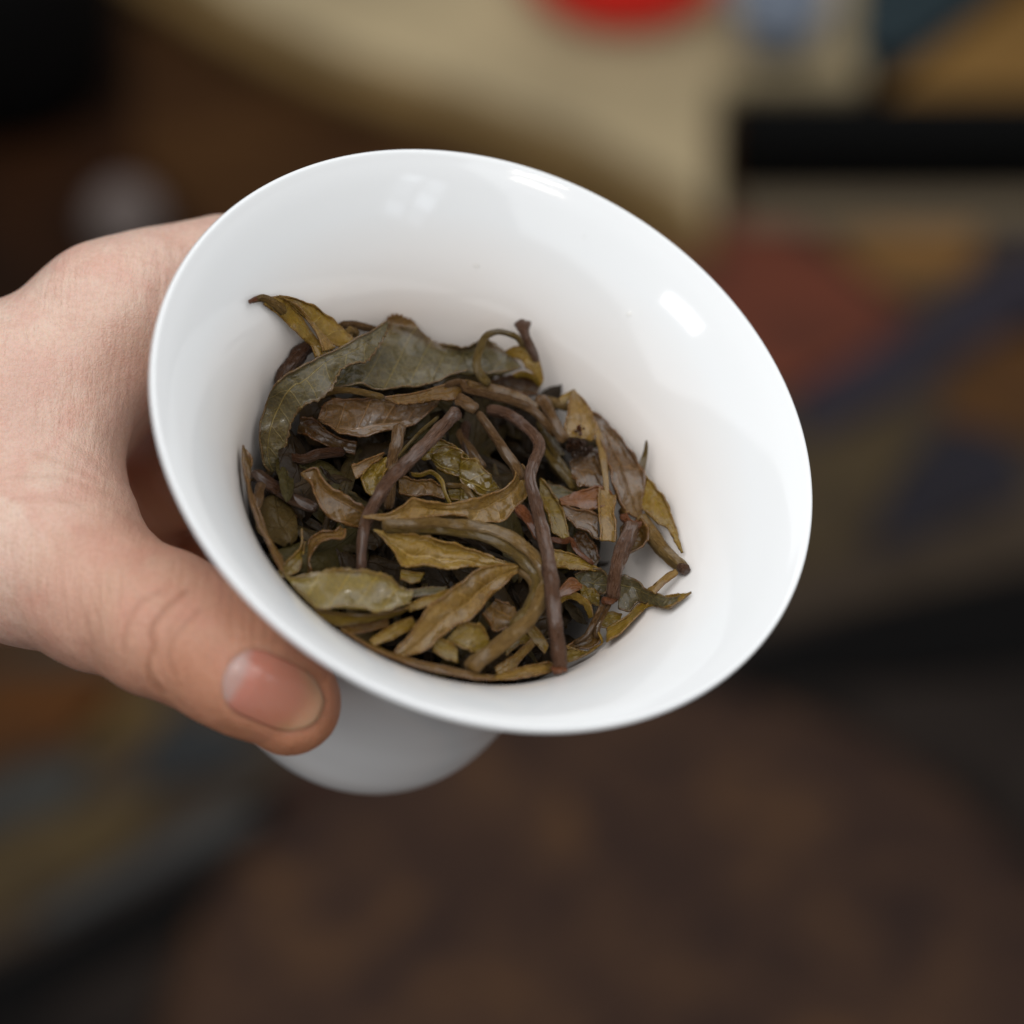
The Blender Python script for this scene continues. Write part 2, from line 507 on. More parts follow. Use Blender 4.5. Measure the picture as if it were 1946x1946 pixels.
t.l(b3, t.b.inputs['Normal'])
SKIN = t.m
hand = mesh_obj('hand', W(HV), HF, SKIN)
tag(hand, 'bare left hand gripping the white tea bowl, thumb in front below its rim', 'hand')
# flush: blood under the skin and painted-in shade on the rear fingers, redder at the thumb's last joint, fingertips, the web's edge
tipd = np.linalg.norm(HV - K(540, 1330, 362), axis=1)
fl = np.clip(1 - (tipd - 6) / 40, 0, 1) * 0.85
fl = np.maximum(fl, 0.55 * np.clip(1 - (HV[:, 2] - 352) / 1e9, 0, 1) * np.exp(-((tipd - 22) / 11) ** 2) * 0.8)
webd = np.minimum(np.linalg.norm(HV - K(262, 680, 388), axis=1), np.linalg.norm(HV - K(250, 930, 385), axis=1))
fl = np.maximum(fl, 0.28 * np.exp(-(webd / 8) ** 2))
deep = np.clip((HV[:, 2] - 408) / 14, 0, 1)  # rear fingers and palm: shade painted as darker, redder skin
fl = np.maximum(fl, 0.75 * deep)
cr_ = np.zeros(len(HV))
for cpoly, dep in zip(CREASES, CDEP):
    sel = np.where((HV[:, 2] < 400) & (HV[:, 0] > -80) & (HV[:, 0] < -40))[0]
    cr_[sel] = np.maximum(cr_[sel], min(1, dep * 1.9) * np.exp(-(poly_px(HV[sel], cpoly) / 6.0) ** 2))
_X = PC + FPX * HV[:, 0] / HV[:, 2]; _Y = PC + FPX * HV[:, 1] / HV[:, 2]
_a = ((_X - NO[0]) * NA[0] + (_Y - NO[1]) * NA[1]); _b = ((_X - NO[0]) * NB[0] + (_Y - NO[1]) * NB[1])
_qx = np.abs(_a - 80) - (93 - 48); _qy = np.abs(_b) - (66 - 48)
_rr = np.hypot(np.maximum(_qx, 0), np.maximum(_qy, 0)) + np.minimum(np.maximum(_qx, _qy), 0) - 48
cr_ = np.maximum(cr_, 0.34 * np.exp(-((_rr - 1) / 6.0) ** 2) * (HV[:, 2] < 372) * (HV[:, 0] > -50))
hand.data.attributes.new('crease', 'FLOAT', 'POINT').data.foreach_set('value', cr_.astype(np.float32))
at_ = hand.data.attributes.new('flush_shade', 'FLOAT', 'POINT')
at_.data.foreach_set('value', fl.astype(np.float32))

# thumbnail
na, nb = 26, 22
A_, B_ = np.meshgrid(np.linspace(0, 1, na), np.linspace(-1, 1, nb), indexing='ij')
px, py = nail_px(A_.ravel(), B_.ravel())
P0 = raycast_hand(px, py)
edge = np.maximum(np.abs(B_.ravel()), np.abs(A_.ravel() - 0.5) * 2)
lift = -0.12 + 0.55 * (1 - np.abs(B_.ravel()) ** 3) * (1 - np.clip((0.12 - A_.ravel()) / 0.12, 0, 1) * 0.8)
lift += 0.10 * np.clip((A_.ravel() - 0.85) / 0.15, 0, 1)
dirn = P0 / np.linalg.norm(P0, axis=1)[:, None]
nv = P0 - dirn * (lift)[:, None]
nf = [(i*nb+j, i*nb+j+1, (i+1)*nb+j+1, (i+1)*nb+j) for i in range(na-1) for j in range(nb-1)]
t = NT('nail')
uvn = t.n('ShaderNodeUVMap').outputs[0]
sx = t.n('ShaderNodeSeparateXYZ'); t.l(uvn, sx.inputs[0])
vv = t.math('MULTIPLY', t.math('SUBTRACT', sx.outputs[1], 0.5), 1.0)
lun = t.math('ADD', sx.outputs[0], t.math('MULTIPLY', t.math('MULTIPLY', vv, vv), 0.55))
c = t.ramp(lun, [(0.0, (0.58, 0.38, 0.33)), (0.17, (0.58, 0.36, 0.31)), (0.26, (0.64, 0.225, 0.16)), (0.75, (0.68, 0.25, 0.15)), (0.90, (0.64, 0.31, 0.16)), (1.0, (0.60, 0.36, 0.20))])
t.l(t.mix(0.25, c, t.ramp(t.noise(300, 2), [(0.3, (0.5, 0.2, 0.15)), (0.7, (0.62, 0.3, 0.2))])), t.b.inputs['Base Color'])
t.b.inputs['Roughness'].default_value = 0.24
t.b.inputs['Coat Weight'].default_value = 0.15
t.b.inputs['Subsurface Weight'].default_value = 0.3
t.b.inputs['Subsurface Radius'].default_value = (1, 0.4, 0.25)
t.b.inputs['Subsurface Scale'].default_value = 0.002
nail = mesh_obj('thumbnail', W(nv), nf, t.m, parent=hand, uv=np.stack([A_.ravel(), (B_.ravel() + 1) / 2], 1))
so = nail.modifiers.new('thickness', 'SOLIDIFY'); so.thickness = 0.0004; so.offset = 0

# ------------------------------------------------------------------ tea leaves
LEAFK = 0.70
def leaf_mat(name, c1, c2, vein, rough=0.36, wet=0.6, blue=0.0):
    t = NT(name)
    sat = lambda c: tuple(LEAFK * x * (x / max(c)) ** 0.55 for x in c)
    vein = tuple(1.25 * x for x in vein)
    c1, c2, vein = sat(c1), sat(c2), sat(vein)
    uv = t.n('ShaderNodeUVMap').outputs[0]
    s = t.n('ShaderNodeSeparateXYZ'); t.l(uv, s.inputs[0])
    oc = t.n('ShaderNodeTexCoord').outputs['Object']
    wob = t.math('MULTIPLY', t.math('SUBTRACT', t.noise(140, 2, oc), 0.5), 0.10)
    av = t.math('ABSOLUTE', t.math('ADD', s.outputs[1], wob))          # v: signed distance from midrib, -1..1
    midl = t.math('SUBTRACT', 1.0, t.math('DIVIDE', av, 0.055), clamp=True)
    ph = t.math('SUBTRACT', t.math('ADD', s.outputs[0], wob), t.math('MULTIPLY', av, 0.9))
    fr = t.math('ABSOLUTE', t.math('SUBTRACT', t.math('FRACT', ph), 0.5))
    side = t.math('MULTIPLY', t.math('SUBTRACT', 1.0, t.math('DIVIDE', fr, 0.045), clamp=True), 0.55)
    vn = t.math('MAXIMUM', midl, side)
    vo = t.n('ShaderNodeTexVoronoi', _Scale=1050); vo.feature = 'DISTANCE_TO_EDGE'
    t.l(oc, vo.inputs['Vector'])
    net = t.math('MULTIPLY', t.math('SUBTRACT', 1.0, t.math('DIVIDE', vo.outputs['Distance'], 0.09), clamp=True), 0.22)
    base = t.mix(t.ramp(t.noise(95, 4, oc, dist=0.6), [(0.33, 0.0), (0.67, 1.0)]), c1, c2)
    base = t.mix(t.math('MULTIPLY', t.ramp(t.noise(60, 3, oc, dist=1.0), [(0.52, 0.0), (0.70, 1.0)]), 0.45), base, (c2[0] * 1.1, c2[0] * 0.60, c2[0] * 0.20))
    base = t.mix(t.math('MULTIPLY', t.ramp(t.noise(330, 3, oc), [(0.5, 0.0), (0.72, 1.0)]), 0.45), base, tuple(x * 0.45 for x in c1))
    edge = t.ramp(av, [(0.80, 0.0), (1.0, 1.0)])
    base = t.mix(t.math('MULTIPLY', edge, 0.45), base, (0.10, 0.038, 0.012))
    t.l(t.mix(t.math('MAXIMUM', vn, net), base, vein), t.b.inputs['Base Color'])
    rr = t.ramp(t.noise(260, 2, oc), [(0.35, rough * 0.45), (0.7, rough * 1.5)])
    t.l(rr, t.b.inputs['Roughness'])
    t.b.inputs['Specular IOR Level'].default_value = 0.2
    t.l(t.math('MULTIPLY', t.ramp(t.noise(180, 3, oc), [(0.44, 0.0), (0.54, 1.0)]), min(1.0, wet * 1.1)), t.b.inputs['Coat Weight'])
    t.b.inputs['Coat Roughness'].default_value = 0.06
    t.b.inputs['Subsurface Weight'].default_value = 0.22
    t.b.inputs['Subsurface Radius'].default_value = (0.8, 0.5, 0.15)
    t.b.inputs['Subsurface Scale'].default_value = 0.001
    bh = t.math('ADD', t.math('MULTIPLY', vn, 0.35), t.math('ADD', t.math('MULTIPLY', t.noise(420, 4, oc), 1.6), t.math('MULTIPLY', t.noise(150, 3, oc), 3.6)))
    t.l(t.bump(bh, 0.00036, 0.9), t.b.inputs['Normal'])
    return t.m

LM = {
 'grey':   leaf_mat('leaf_grey_green', (0.072, 0.062, 0.036), (0.130, 0.108, 0.062), (0.26, 0.21, 0.10), 0.42, 0.5),
 'olive':  leaf_mat('leaf_olive', (0.150, 0.105, 0.022), (0.215, 0.160, 0.045), (0.34, 0.25, 0.07), 0.4, 0.5),
 'yellow': leaf_mat('leaf_yellow', (0.215, 0.145, 0.032), (0.270, 0.190, 0.050), (0.38, 0.29, 0.09), 0.4, 0.5),
 'tan':    leaf_mat('leaf_tan', (0.190, 0.125, 0.044), (0.270, 0.190, 0.070), (0.40, 0.28, 0.12), 0.38, 0.6),
 'gold':   leaf_mat('leaf_gold', (0.240, 0.165, 0.052), (0.330, 0.240, 0.085), (0.44, 0.32, 0.12), 0.34, 0.7),
 'oliveL': leaf_mat('leaf_light_olive', (0.170, 0.130, 0.044), (0.240, 0.195, 0.070), (0.42, 0.32, 0.10), 0.34, 0.9),
 'brown':  leaf_mat('leaf_brown', (0.108, 0.068, 0.026), (0.178, 0.118, 0.046), (0.28, 0.18, 0.07), 0.4, 0.6),
 'green':  leaf_mat('leaf_green_wet', (0.115, 0.082, 0.018), (0.175, 0.128, 0.034), (0.30, 0.23, 0.07), 0.2, 1.0),
 'purple': leaf_mat('leaf_purple_brown', (0.100, 0.064, 0.036), (0.165, 0.114, 0.060), (0.28, 0.18, 0.09), 0.3, 0.9),
 'copper': leaf_mat('leaf_copper', (0.165, 0.075, 0.028), (0.190, 0.110, 0.050), (0.28, 0.16, 0.07), 0.32, 0.8),
 'bed':    leaf_mat('leaf_bed_shaded', (0.040, 0.022, 0.010), (0.060, 0.040, 0.014), (0.08, 0.05, 0.02), 0.5, 0.1),
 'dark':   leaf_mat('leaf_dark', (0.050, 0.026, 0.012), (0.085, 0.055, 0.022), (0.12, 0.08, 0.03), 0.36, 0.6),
}
def stem_mat(name, c1, c2, c3, rough=0.4):
    t = NT(name)
    c1, c2, c3 = [tuple(0.74 * x * (x / max(c)) ** 0.30 for x in c) for c in (c1, c2, c3)]
    oc = t.n('ShaderNodeTexCoord').outputs['Object']
    uv = t.n('ShaderNodeUVMap').outputs[0]
    mp = t.n('ShaderNodeMapping'); mp.inputs['Scale'].default_value = (0.7, 14, 1)
    t.l(uv, mp.inputs['Vector'])
    st = t.n('ShaderNodeTexNoise', _Scale=3.0, _Detail=4); t.l(mp.outputs[0], st.inputs['Vector'])
    base = t.mix(t.ramp(t.noise(120, 3, oc), [(0.35, 0.0), (0.65, 1.0)]), c1, c2)
    base = t.mix(t.ramp(st.outputs[0], [(0.48, 0.0), (0.75, 0.8)]), base, c3)
    t.l(base, t.b.inputs['Base Color'])
    t.l(t.ramp(t.noise(300, 2, oc), [(0.35, rough * 0.45), (0.7, rough * 1.5)]), t.b.inputs['Roughness'])
    t.b.inputs['Specular IOR Level'].default_value = 0.22
    t.l(t.math('MULTIPLY', t.ramp(t.noise(240, 3, oc), [(0.48, 0.0), (0.62, 1.0)]), 0.8), t.b.inputs['Coat Weight'])
    t.b.inputs['Coat Roughness'].default_value = 0.10
    t.l(t.bump(t.math('ADD', t.math('MULTIPLY', st.outputs[0], 1.6), t.noise(500, 3, oc)), 0.0006, 1.0), t.b.inputs['Normal'])
    return t.m
SM = {
 'purple': stem_mat('stem_purple_brown', (0.120, 0.064, 0.036), (0.185, 0.108, 0.068), (0.070, 0.034, 0.018)),
 'brown':  stem_mat('stem_brown', (0.150, 0.084, 0.034), (0.220, 0.135, 0.060), (0.075, 0.036, 0.014)),
 'tan':    stem_mat('stem_tan', (0.225, 0.140, 0.048), (0.285, 0.190, 0.072), (0.130, 0.075, 0.022)),
 'olive':  stem_mat('stem_olive', (0.165, 0.110, 0.030), (0.230, 0.160, 0.052), (0.10, 0.055, 0.015)),
 'red':    stem_mat('stem_red_brown', (0.215, 0.088, 0.038), (0.270, 0.125, 0.058), (0.13, 0.045, 0.018)),
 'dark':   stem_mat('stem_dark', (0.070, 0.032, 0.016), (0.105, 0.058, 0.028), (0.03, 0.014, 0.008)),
}

def at_h(px, py, h, clear=0.7):
    """Point on the sight line at depth h (mm) below the rim plane, kept inside the bowl."""
    d = np.array([(px - PC) / FPX, (py - PC) / FPX, 1.0])
    z = ((CC @ NAX) + h) / (d @ NAX)
    P = d * z; q = P - CC; rad = q - h * NAX; r = np.linalg.norm(rad)
    if rad @ d < 0:                              # near side: the lip hides it, so push it down and inward
        k = min(max((r / max(rin(h), 1) - 0.62) / 0.38, 0), 1)
        h2 = h + 4.5 * k * k * (3 - 2 * k)
        z = ((CC @ NAX) + h2) / (d @ NAX)
        P = d * z; q = P - CC; rad = q - h2 * NAX; r = np.linalg.norm(rad)
        mx = rin(h2) - clear
        return CC + h2 * NAX + rad * min(1.0, mx / r)
    for _ in range(80):
        P = d * z; q = P - CC; hh = q @ NAX
        r = math.sqrt(max(q @ q - hh * hh, 0))
        if r < rin(hh) - clear or hh < 0.5: break
        z -= 0.4
    return d * z

def keep_in(V, clear=0.3):
    V = np.asarray(V)
    q = V - CC; h = q @ NAX; rad = q - h[:, None] * NAX; r = np.linalg.norm(rad, axis=1)
    mx = rin(h) - clear
    k = np.where((h > 1) & (r > mx), mx / np.maximum(r, 1e-6), 1.0)
    return CC + h[:, None] * NAX + rad * k[:, None]

CR = {1: (440, 540, 4.2), 2: (860, 580, 4.2), 3: (440, 900, 4.2), 4: (860, 900, 4.025)}
def pts(spec, crop=None):
    """[(crop, x, y, h), ...]: outline points measured on four enlarged views, h = depth in the bowl."""
    out = []
    for q in spec:
        cx, cy, s = CR[q[0]]
        out.append(at_h(cx + q[1] / s, cy + q[2] / s, q[3]))
    return np.array(out)

def blade_geo(A, B, bulge=0.12, mid=0.5, serr=(0, 0), wr=0.5, n=64, m=23, curl=0.0, seed=0, ridges=0, fold=0.0, roll=1.5):
    PA, PB = spline(pts(A), n), spline(pts(B), n)
    L = np.linalg.norm(np.diff((PA + PB) / 2, axis=0), axis=1).sum()
    vs = np.empty((n, m, 3)); uv = np.empty((n, m, 2))
    up = -NAX
    for i in range(n):
        a, b = PA[i], PB[i]
        wd = np.linalg.norm(b - a)
        tg = (PA[min(i+1, n-1)] + PB[min(i+1, n-1)] - PA[max(i-1, 0)] - PB[max(i-1, 0)])
        tg /= np.linalg.norm(tg) + 1e-9
        for j in range(m):
            s = j / (m - 1)
            p = a + (b - a) * s
            if j == 0 and serr[0]: p = p + (a - b) / (wd + 1e-6) * serr[0] * ((i % 4) / 4.0 - 0.3) * min(1, wd / 2)
            if j == m - 1 and serr[1]: p = p + (b - a) / (wd + 1e-6) * serr[1] * ((i % 4) / 4.0 - 0.3) * min(1, wd / 2)
            k = min(wd, 9.0)
            ed = 1 if s > 0.5 else -1
            e0 = abs(s - 0.5) * 2
            v_ = (s - mid) / (mid if s < mid else 1 - mid) if 0 < mid < 1 else (s - mid)
            hgt = bulge * 0.6 * k * math.sin(math.pi * s)
            e = abs(s - 0.5) * 2
            hgt -= fold * k * (1 - abs(v_)) ** 1.1 if abs(v_) < 1 else 0
            hgt += 0.05 * k * max(0, e - 0.82) / 0.18
            hgt += curl * k * max(0, e - 0.72) ** 1.2 * 3
            hgt -= 0.06 * k * math.exp(-abs(v_) / 0.22) * (1 if 0.1 < mid < 0.9 else 0)
            hgt += 0.10 * k * e ** 3 * mnoise.noise(Vector((i * 0.11, seed * 2.3, 4.0 * (s > 0.5))))
            hgt += 0.007 * k * math.sin(2 * math.pi * (i / (n - 1) * max(2.0, L / 3.4) + seed * 0.37 - 0.9 * abs(v_))) * math.sin(math.pi * s)
            if e0 > 0.62 and wd > 1.2:
                rl = roll * (1.15 + 1.6 * mnoise.noise(Vector((i * 0.055, seed * 1.3, 7.0 * ed))))
                if abs(rl) > 0.15:
                    arc = (e0 - 0.62) / 0.38; ln = 0.19 * min(wd, 7.0); Rr = ln / abs(rl)
                    hgt += (1 if rl > 0 else -0.6) * Rr * (1 - math.cos(abs(rl) * arc))
                    p = p + (b - a) / wd * ed * (Rr * math.sin(abs(rl) * arc) - ln * arc)
            if j in (0, m - 1): p = p + (a - b) / (wd + 1e-6) * (0.35 if j == 0 else -0.35) * mnoise.noise(Vector((i * 0.16, seed, j))) * min(1, wd / 3)
            if ridges:
                hgt += 0.045 * k * math.sin(s * math.pi * 2 * ridges + seed + 1.2 * mnoise.noise(Vector((i * 0.07, seed, 0))))
            nz = mnoise.noise(Vector(p) * 0.33 + Vector((seed * 3.1, 0, 0))) * 1.0 + mnoise.noise(Vector(p) * 0.85 + Vector((0, seed * 1.7, 0))) * 0.42 + mnoise.noise(Vector(p) * 1.7) * 0.22
            p = p + up * (hgt + 1.25 * wr * nz)
            vs[i, j] = p
            uv[i, j] = (i / (n - 1) * max(2.0, L / 3.4) + seed * 0.37, v_)
    fs = [(i*m+j, i*m+j+1, (i+1)*m+j+1, (i+1)*m+j) for i in range(n-1) for j in range(m-1)]
    return vs.reshape(-1, 3), fs, uv.reshape(-1, 2)

def blade(name, mat, A, B, parent=None, **kw):
    kw.setdefault('seed', random.random() * 20)
    v, f, uv = blade_geo(A, B, **kw)
    o = mesh_obj(name, W(keep_in(v)), f, LM[mat], parent=parent, uv=uv)
    so = o.modifiers.new('thickness', 'SOLIDIFY'); so.thickness = 0.00026; so.offset = 0
    return o

def tube_geo(path, r0, r1, seed=0, n=None, m=20, flat=1.0, lump=0.12, flare=0.0):
    P = pts(path)
    nn = n or max(14, int(np.linalg.norm(np.diff(P, axis=0), axis=1).sum() * 2.2))
    C_ = spline(P, nn)
    rr = np.linspace(r0, r1, nn)
    vs, uv = [], []
    T = np.gradient(C_, axis=0); T /= np.linalg.norm(T, axis=1)[:, None]
    up = -NAX
    for i in range(nn):
        s = np.cross(T[i], up); s /= np.linalg.norm(s) + 1e-9
        u2 = np.cross(s, T[i])
        e = min(i, nn - 1 - i)
        cap = (0.55, 0.93, 1.0)[min(e, 2)]
        if flare and i < 4: cap = 1.0 + flare * (4 - i) / 4
        for j in range(m):
            a = 2 * math.pi * j / m
            k = 1 + lump * mnoise.noise(Vector((i * 0.22, math.cos(a) * 1.3 + seed * 5, math.sin(a) * 1.3))) * 2
            k *= 1 + 0.07 * math.cos(5 * a + i * 0.05 + seed) + 0.05 * math.cos(2 * a - i * 0.09 + seed * 2)
            k += lump * 0.8 * mnoise.noise(Vector((i * 0.7, math.cos(a) * 2 + seed * 3, math.sin(a) * 2)))
            r = rr[i] * cap * k
            vs.append(C_[i] + s * math.cos(a) * r + u2 * math.sin(a) * r * flat)
            uv.append((i * 0.12, j / m))
    fs = [(i*m+j, i*m+(j+1) % m, (i+1)*m+(j+1) % m, (i+1)*m+j) for i in range(nn-1) for j in range(m)]
    vs.append(C_[0]); uv.append((0, 0)); vs.append(C_[-1]); uv.append((0, 0))
    N = nn * m
    fs += [(N, (j+1) % m, j) for j in range(m)] + [(N+1, (nn-1)*m+j, (nn-1)*m+(j+1) % m) for j in range(m)]
    return np.array(vs), fs, np.array(uv)

def stem(name, mat, path, r0, r1=None, parent=None, **kw):
    kw.setdefault('seed', random.random() * 20)
    v, f, uv = tube_geo(path, r0, r0 if r1 is None else r1, **kw)
    return mesh_obj(name, W(keep_in(v)), f, SM[mat], parent=parent, uv=uv)

def sprig(label, cat='tea sprig', at=(1, 1000, 1000, 20)):
    e = empty('tea_sprig', W(pts([at])[0]))
    return tag(e, label, cat, 'steeped tea leaves in the bowl')

def TL(o, label, cat='tea leaf'):
    return tag(o, label, cat, 'steeped tea leaves in the bowl')

# 1 large grey-green leaf leaning on the left wall
TL(blade('tea_leaf', 'grey',
      [(1,1240,300,14),(1,1050,408,14),(1,850,515,14),(1,640,615,14),(1,440,722,14.5),(1,310,800,15),(1,205,960,16),(1,138,1130,17),(1,150,1280,19),(1,230,1450,21),(1,330,1560,23)],
      [(1,1235,385,14),(1,1190,510,14),(1,1075,640,13.5),(1,910,690,13.5),(1,800,850,14),(1,690,940,15),(1,590,1020,16),(1,500,1130,17),(1,450,1260,19),(1,420,1420,21),(1,470,1580,23)],
      bulge=0.16, mid=0.38, serr=(0, 0.5), wr=0.45, n=96, seed=3), 'long grey-green leaf with a toothed tip folded against the left wall of the bowl')
# 2 large grey-green leaf across the top, with its curled lower margin and red-brown stalk
s = sprig('broad dark grey-green leaf with pale veins across the top of the pile', at=(1, 1500, 650, 17))
blade('leaf', 'grey',
      [(1,900,560,18),(1,1230,330,18),(1,1310,325,18),(1,1480,385,18),(1,1600,455,18),(1,1700,498,18),(2,90,325,18),(2,240,300,18),(2,400,370,17.5),(2,550,488,17)],
      [(1,700,880,17),(1,950,885,17),(1,1200,895,17),(1,1400,875,17),(1,1600,830,17),(1,1800,765,16.8),(2,60,610,16.8),(2,220,605,16.8),(2,400,585,16.8),(2,552,492,17)],
      parent=s, bulge=0.05, mid=0.97, serr=(0.3, 0), wr=0.45, n=96, seed=6)
blade('leaf_margin', 'brown',
      [(1,1180,900,15.5),(1,1300,890,15.5),(1,1450,862,15.5),(1,1600,825,15.5),(1,1750,778,15.3),(1,1880,765,15.3),(2,120,600,15.5),(2,400,655,15.5),(2,560,705,15.8),(2,680,790,16)],
      [(1,1230,925,16),(1,1340,968,16),(1,1500,968,16),(1,1640,942,16),(1,1765,962,16.2),(1,1850,860,16),(2,130,665,16),(2,380,725,16),(2,560,765,16),(2,690,830,16.5)],
      parent=s, bulge=0.2, serr=(0, 0.4), wr=0.2, n=80, m=9, seed=2)
stem('stalk', 'tan', [(1,700,885,16.4),(1,820,850,16),(1,960,850,15.6),(1,1100,878,15.4),(1,1220,905,15.2)], 0.5, 0.42, parent=s)
stem('stalk', 'brown', [(1,1700,815,15.2),(1,1830,785,14.8),(2,110,670,14.6),(2,300,722,14.6),(2,480,768,14.6),(2,620,830,15),(2,730,930,15.5),(2,840,1045,17)], 0.50, 0.72, parent=s)
# 3 brown folded leaf under it
TL(blade('tea_leaf', 'purple',
      [(1,690,1075,18),(1,740,960,18),(1,900,915,18),(1,1150,905,18),(1,1400,950,18),(1,1660,930,18)],
      [(1,700,1085,18.5),(1,840,1195,19),(1,1000,1245,19.5),(1,1230,1205,19),(1,1450,1135,18.5),(1,1650,955,18)],
      bulge=0.4, mid=0.75, serr=(0.1, 0.1), seed=9, fold=0.15), 'folded brown leaf hanging directly below the broad grey-green leaf')
# 4 yellow bud at the top left
s = sprig('yellow pointed tea bud with a red tip reaching up the upper left wall', at=(1, 500, 300, 12))
stem('stalk', 'tan', [(1,148,142,8.5),(1,235,112,9),(1,330,150,9.5),(1,420,220,11)], 0.32, 0.85, parent=s)
stem('red_tip', 'red', [(1,140,145,8.3),(1,165,132,8.5),(1,200,118,8.8)], 0.26, 0.42, parent=s)
blade('leaf', 'yellow', [(1,260,110,9.5),(1,380,110,10),(1,490,195,11.5),(1,600,330,13.5),(1,700,460,15),(1,830,530,16)],
      [(1,260,165,9.5),(1,350,240,10.5),(1,450,340,12.5),(1,555,435,14),(1,630,500,15.5),(1,642,610,16)], parent=s, bulge=0.28, mid=0.55, wr=0.2, seed=4)
blade('leaf', 'yellow', [(1,360,98,10.5),(1,520,120,12),(1,700,208,14),(1,850,328,15.5),(1,985,460,17)],
      [(1,470,170,11.5),(1,590,300,13.5),(1,690,415,15),(1,790,490,16),(1,900,530,17)], parent=s, bulge=0.22, mid=0.9, wr=0.15, seed=5)
blade('leaf_fold', 'tan', [(1,350,105,9.3),(1,480,160,10.3),(1,600,290,12.2),(1,680,420,13.6),(1,700,560,15)],
      [(1,420,110,9.5),(1,540,190,10.6),(1,650,310,12.6),(1,750,420,14),(1,840,515,15.3)], parent=s, bulge=0.3, wr=0.1, m=7, seed=6)
# behind the top edge
TL(stem('twig', 'brown', [(1,860,330,18),(1,960,322,18),(1,1060,342,18),(1,1180,375,18.5)], 0.62, 0.55), 'short brown stem lying behind the broad leaf beside the yellow bud', 'twig')
TL(stem('twig', 'tan', [(1,900,395,17),(1,960,380,17),(1,1010,395,17.5)], 0.75, 0.6, lump=0.3), 'knobbly wet stem end between the yellow bud and the toothed leaf tip', 'twig')
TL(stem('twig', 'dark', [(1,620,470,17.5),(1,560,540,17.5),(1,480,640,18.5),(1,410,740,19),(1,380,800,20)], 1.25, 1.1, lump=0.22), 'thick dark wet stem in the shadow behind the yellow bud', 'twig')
TL(blade('tea_leaf', 'brown', [(1,1215,330,19),(1,1255,268,18.6),(1,1320,246,18.6),(1,1395,275,18.6),(1,1450,300,18.6),(1,1520,385,18.6)],
      [(1,1240,390,19),(1,1280,360,19),(1,1340,350,19),(1,1400,370,19),(1,1460,390,19),(1,1510,410,19)], serr=(0.5, 0), bulge=0.1, wr=0.2, n=40, m=7), 'small brown toothed leaf tip poking up behind the broad leaf')
# 7 loop and upright stalk
s = sprig('thin olive stem bent into a loop at the top right of the pile', at=(2, 300, 400, 14))
stem('stalk', 'olive', [(2,560,330,13.5),(2,520,262,12.5),(2,430,222,12.5),(2,350,212,12.5),(2,268,250,12.8),(2,215,345,13.3),(2,190,450,14),(2,210,540,14.4),(2,290,640,15.2)], 0.42, 0.66, parent=s)
s = sprig('upright brown stalk with a split top above a yellow-green leaf', at=(2, 600, 400, 15))
stem('stalk', 'purple', [(2,556,150,13.5),(2,572,220,13.5),(2,612,320,14),(2,655,410,15),(2,690,500,16.5)], 0.86, 0.48, parent=s, flare=0.35)
blade('leaf', 'yellow', [(2,415,370,15.5),(2,510,325,15),(2,610,345,15),(2,690,460,15.5),(2,726,600,17)],
      [(2,440,400,16.5),(2,540,450,16.5),(2,575,500,16.5),(2,640,560,17),(2,700,650,18)], parent=s, bulge=0.25, mid=0.5, wr=0.2, seed=11)
blade('leaf_fold', 'olive', [(2,478,560,16.3),(2,560,530,16.2),(2,645,560,16.6),(2,722,618,17.5)],
      [(2,500,585,17.2),(2,570,570,17.2),(2,640,605,17.8),(2,690,660,18.5)], parent=s, bulge=0.2, wr=0.1, n=30, m=7)
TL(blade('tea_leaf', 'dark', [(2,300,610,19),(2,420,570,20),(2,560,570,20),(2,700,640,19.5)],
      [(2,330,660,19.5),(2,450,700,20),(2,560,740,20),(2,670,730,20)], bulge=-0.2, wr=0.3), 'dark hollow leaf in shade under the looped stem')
# 10 right-hand side
s = sprig('folded olive-brown leaf with a yellow tip standing at the upper right wall', at=(2, 960, 850, 16))
blade('leaf', 'tan', [(2,955,680,15.5),(2,915,790,15.6),(2,885,900,15.8),(2,865,990,16),(2,850,1060,16.5)],
      [(2,965,682,15.5),(2,1045,775,15.6),(2,1110,870,16),(2,1150,970,16.5),(2,1140,1100,17)], parent=s, bulge=0.2, mid=0.6, wr=0.3, seed=13)
blade('leaf_fold', 'yellow', [(2,845,752,16.6),(2,895,705,16.3),(2,955,678,15.8)], [(2,880,800,17),(2,920,770,16.6),(2,958,700,15.9)], parent=s, bulge=0.1, wr=0.05, n=16, m=6)
s = sprig('long glossy grey-brown leaf curving down the right wall with a dark rim', at=(2, 1350, 1300, 17))
blade('leaf', 'purple', [(2,1100,860,17),(2,1225,930,16.5),(2,1335,1050,16.5),(2,1432,1180,16.5),(2,1492,1305,16.5),(2,1522,1425,16.5),(2,1515,1570,16.8),(2,1498,1720,17)],
      [(2,1120,990,16.5),(2,1165,1130,16),(2,1205,1290,15.8),(2,1235,1440,15.8),(2,1275,1560,16),(2,1330,1640,16.2),(2,1400,1692,16.4),(2,1470,1725,16.8)],
      parent=s, bulge=0.24, mid=0.42, wr=0.4, n=80, seed=14, fold=0.12)
blade('leaf_fold', 'tan', [(2,1120,950,16.2),(2,1150,1100,15.5),(2,1180,1260,15.2),(2,1205,1440,15.2),(2,1215,1520,15.4)],
      [(2,1155,950,16),(2,1205,1090,15.4),(2,1235,1250,15),(2,1245,1440,15),(2,1250,1540,15.3)], parent=s, bulge=0.35, wr=0.08, m=8, seed=15)
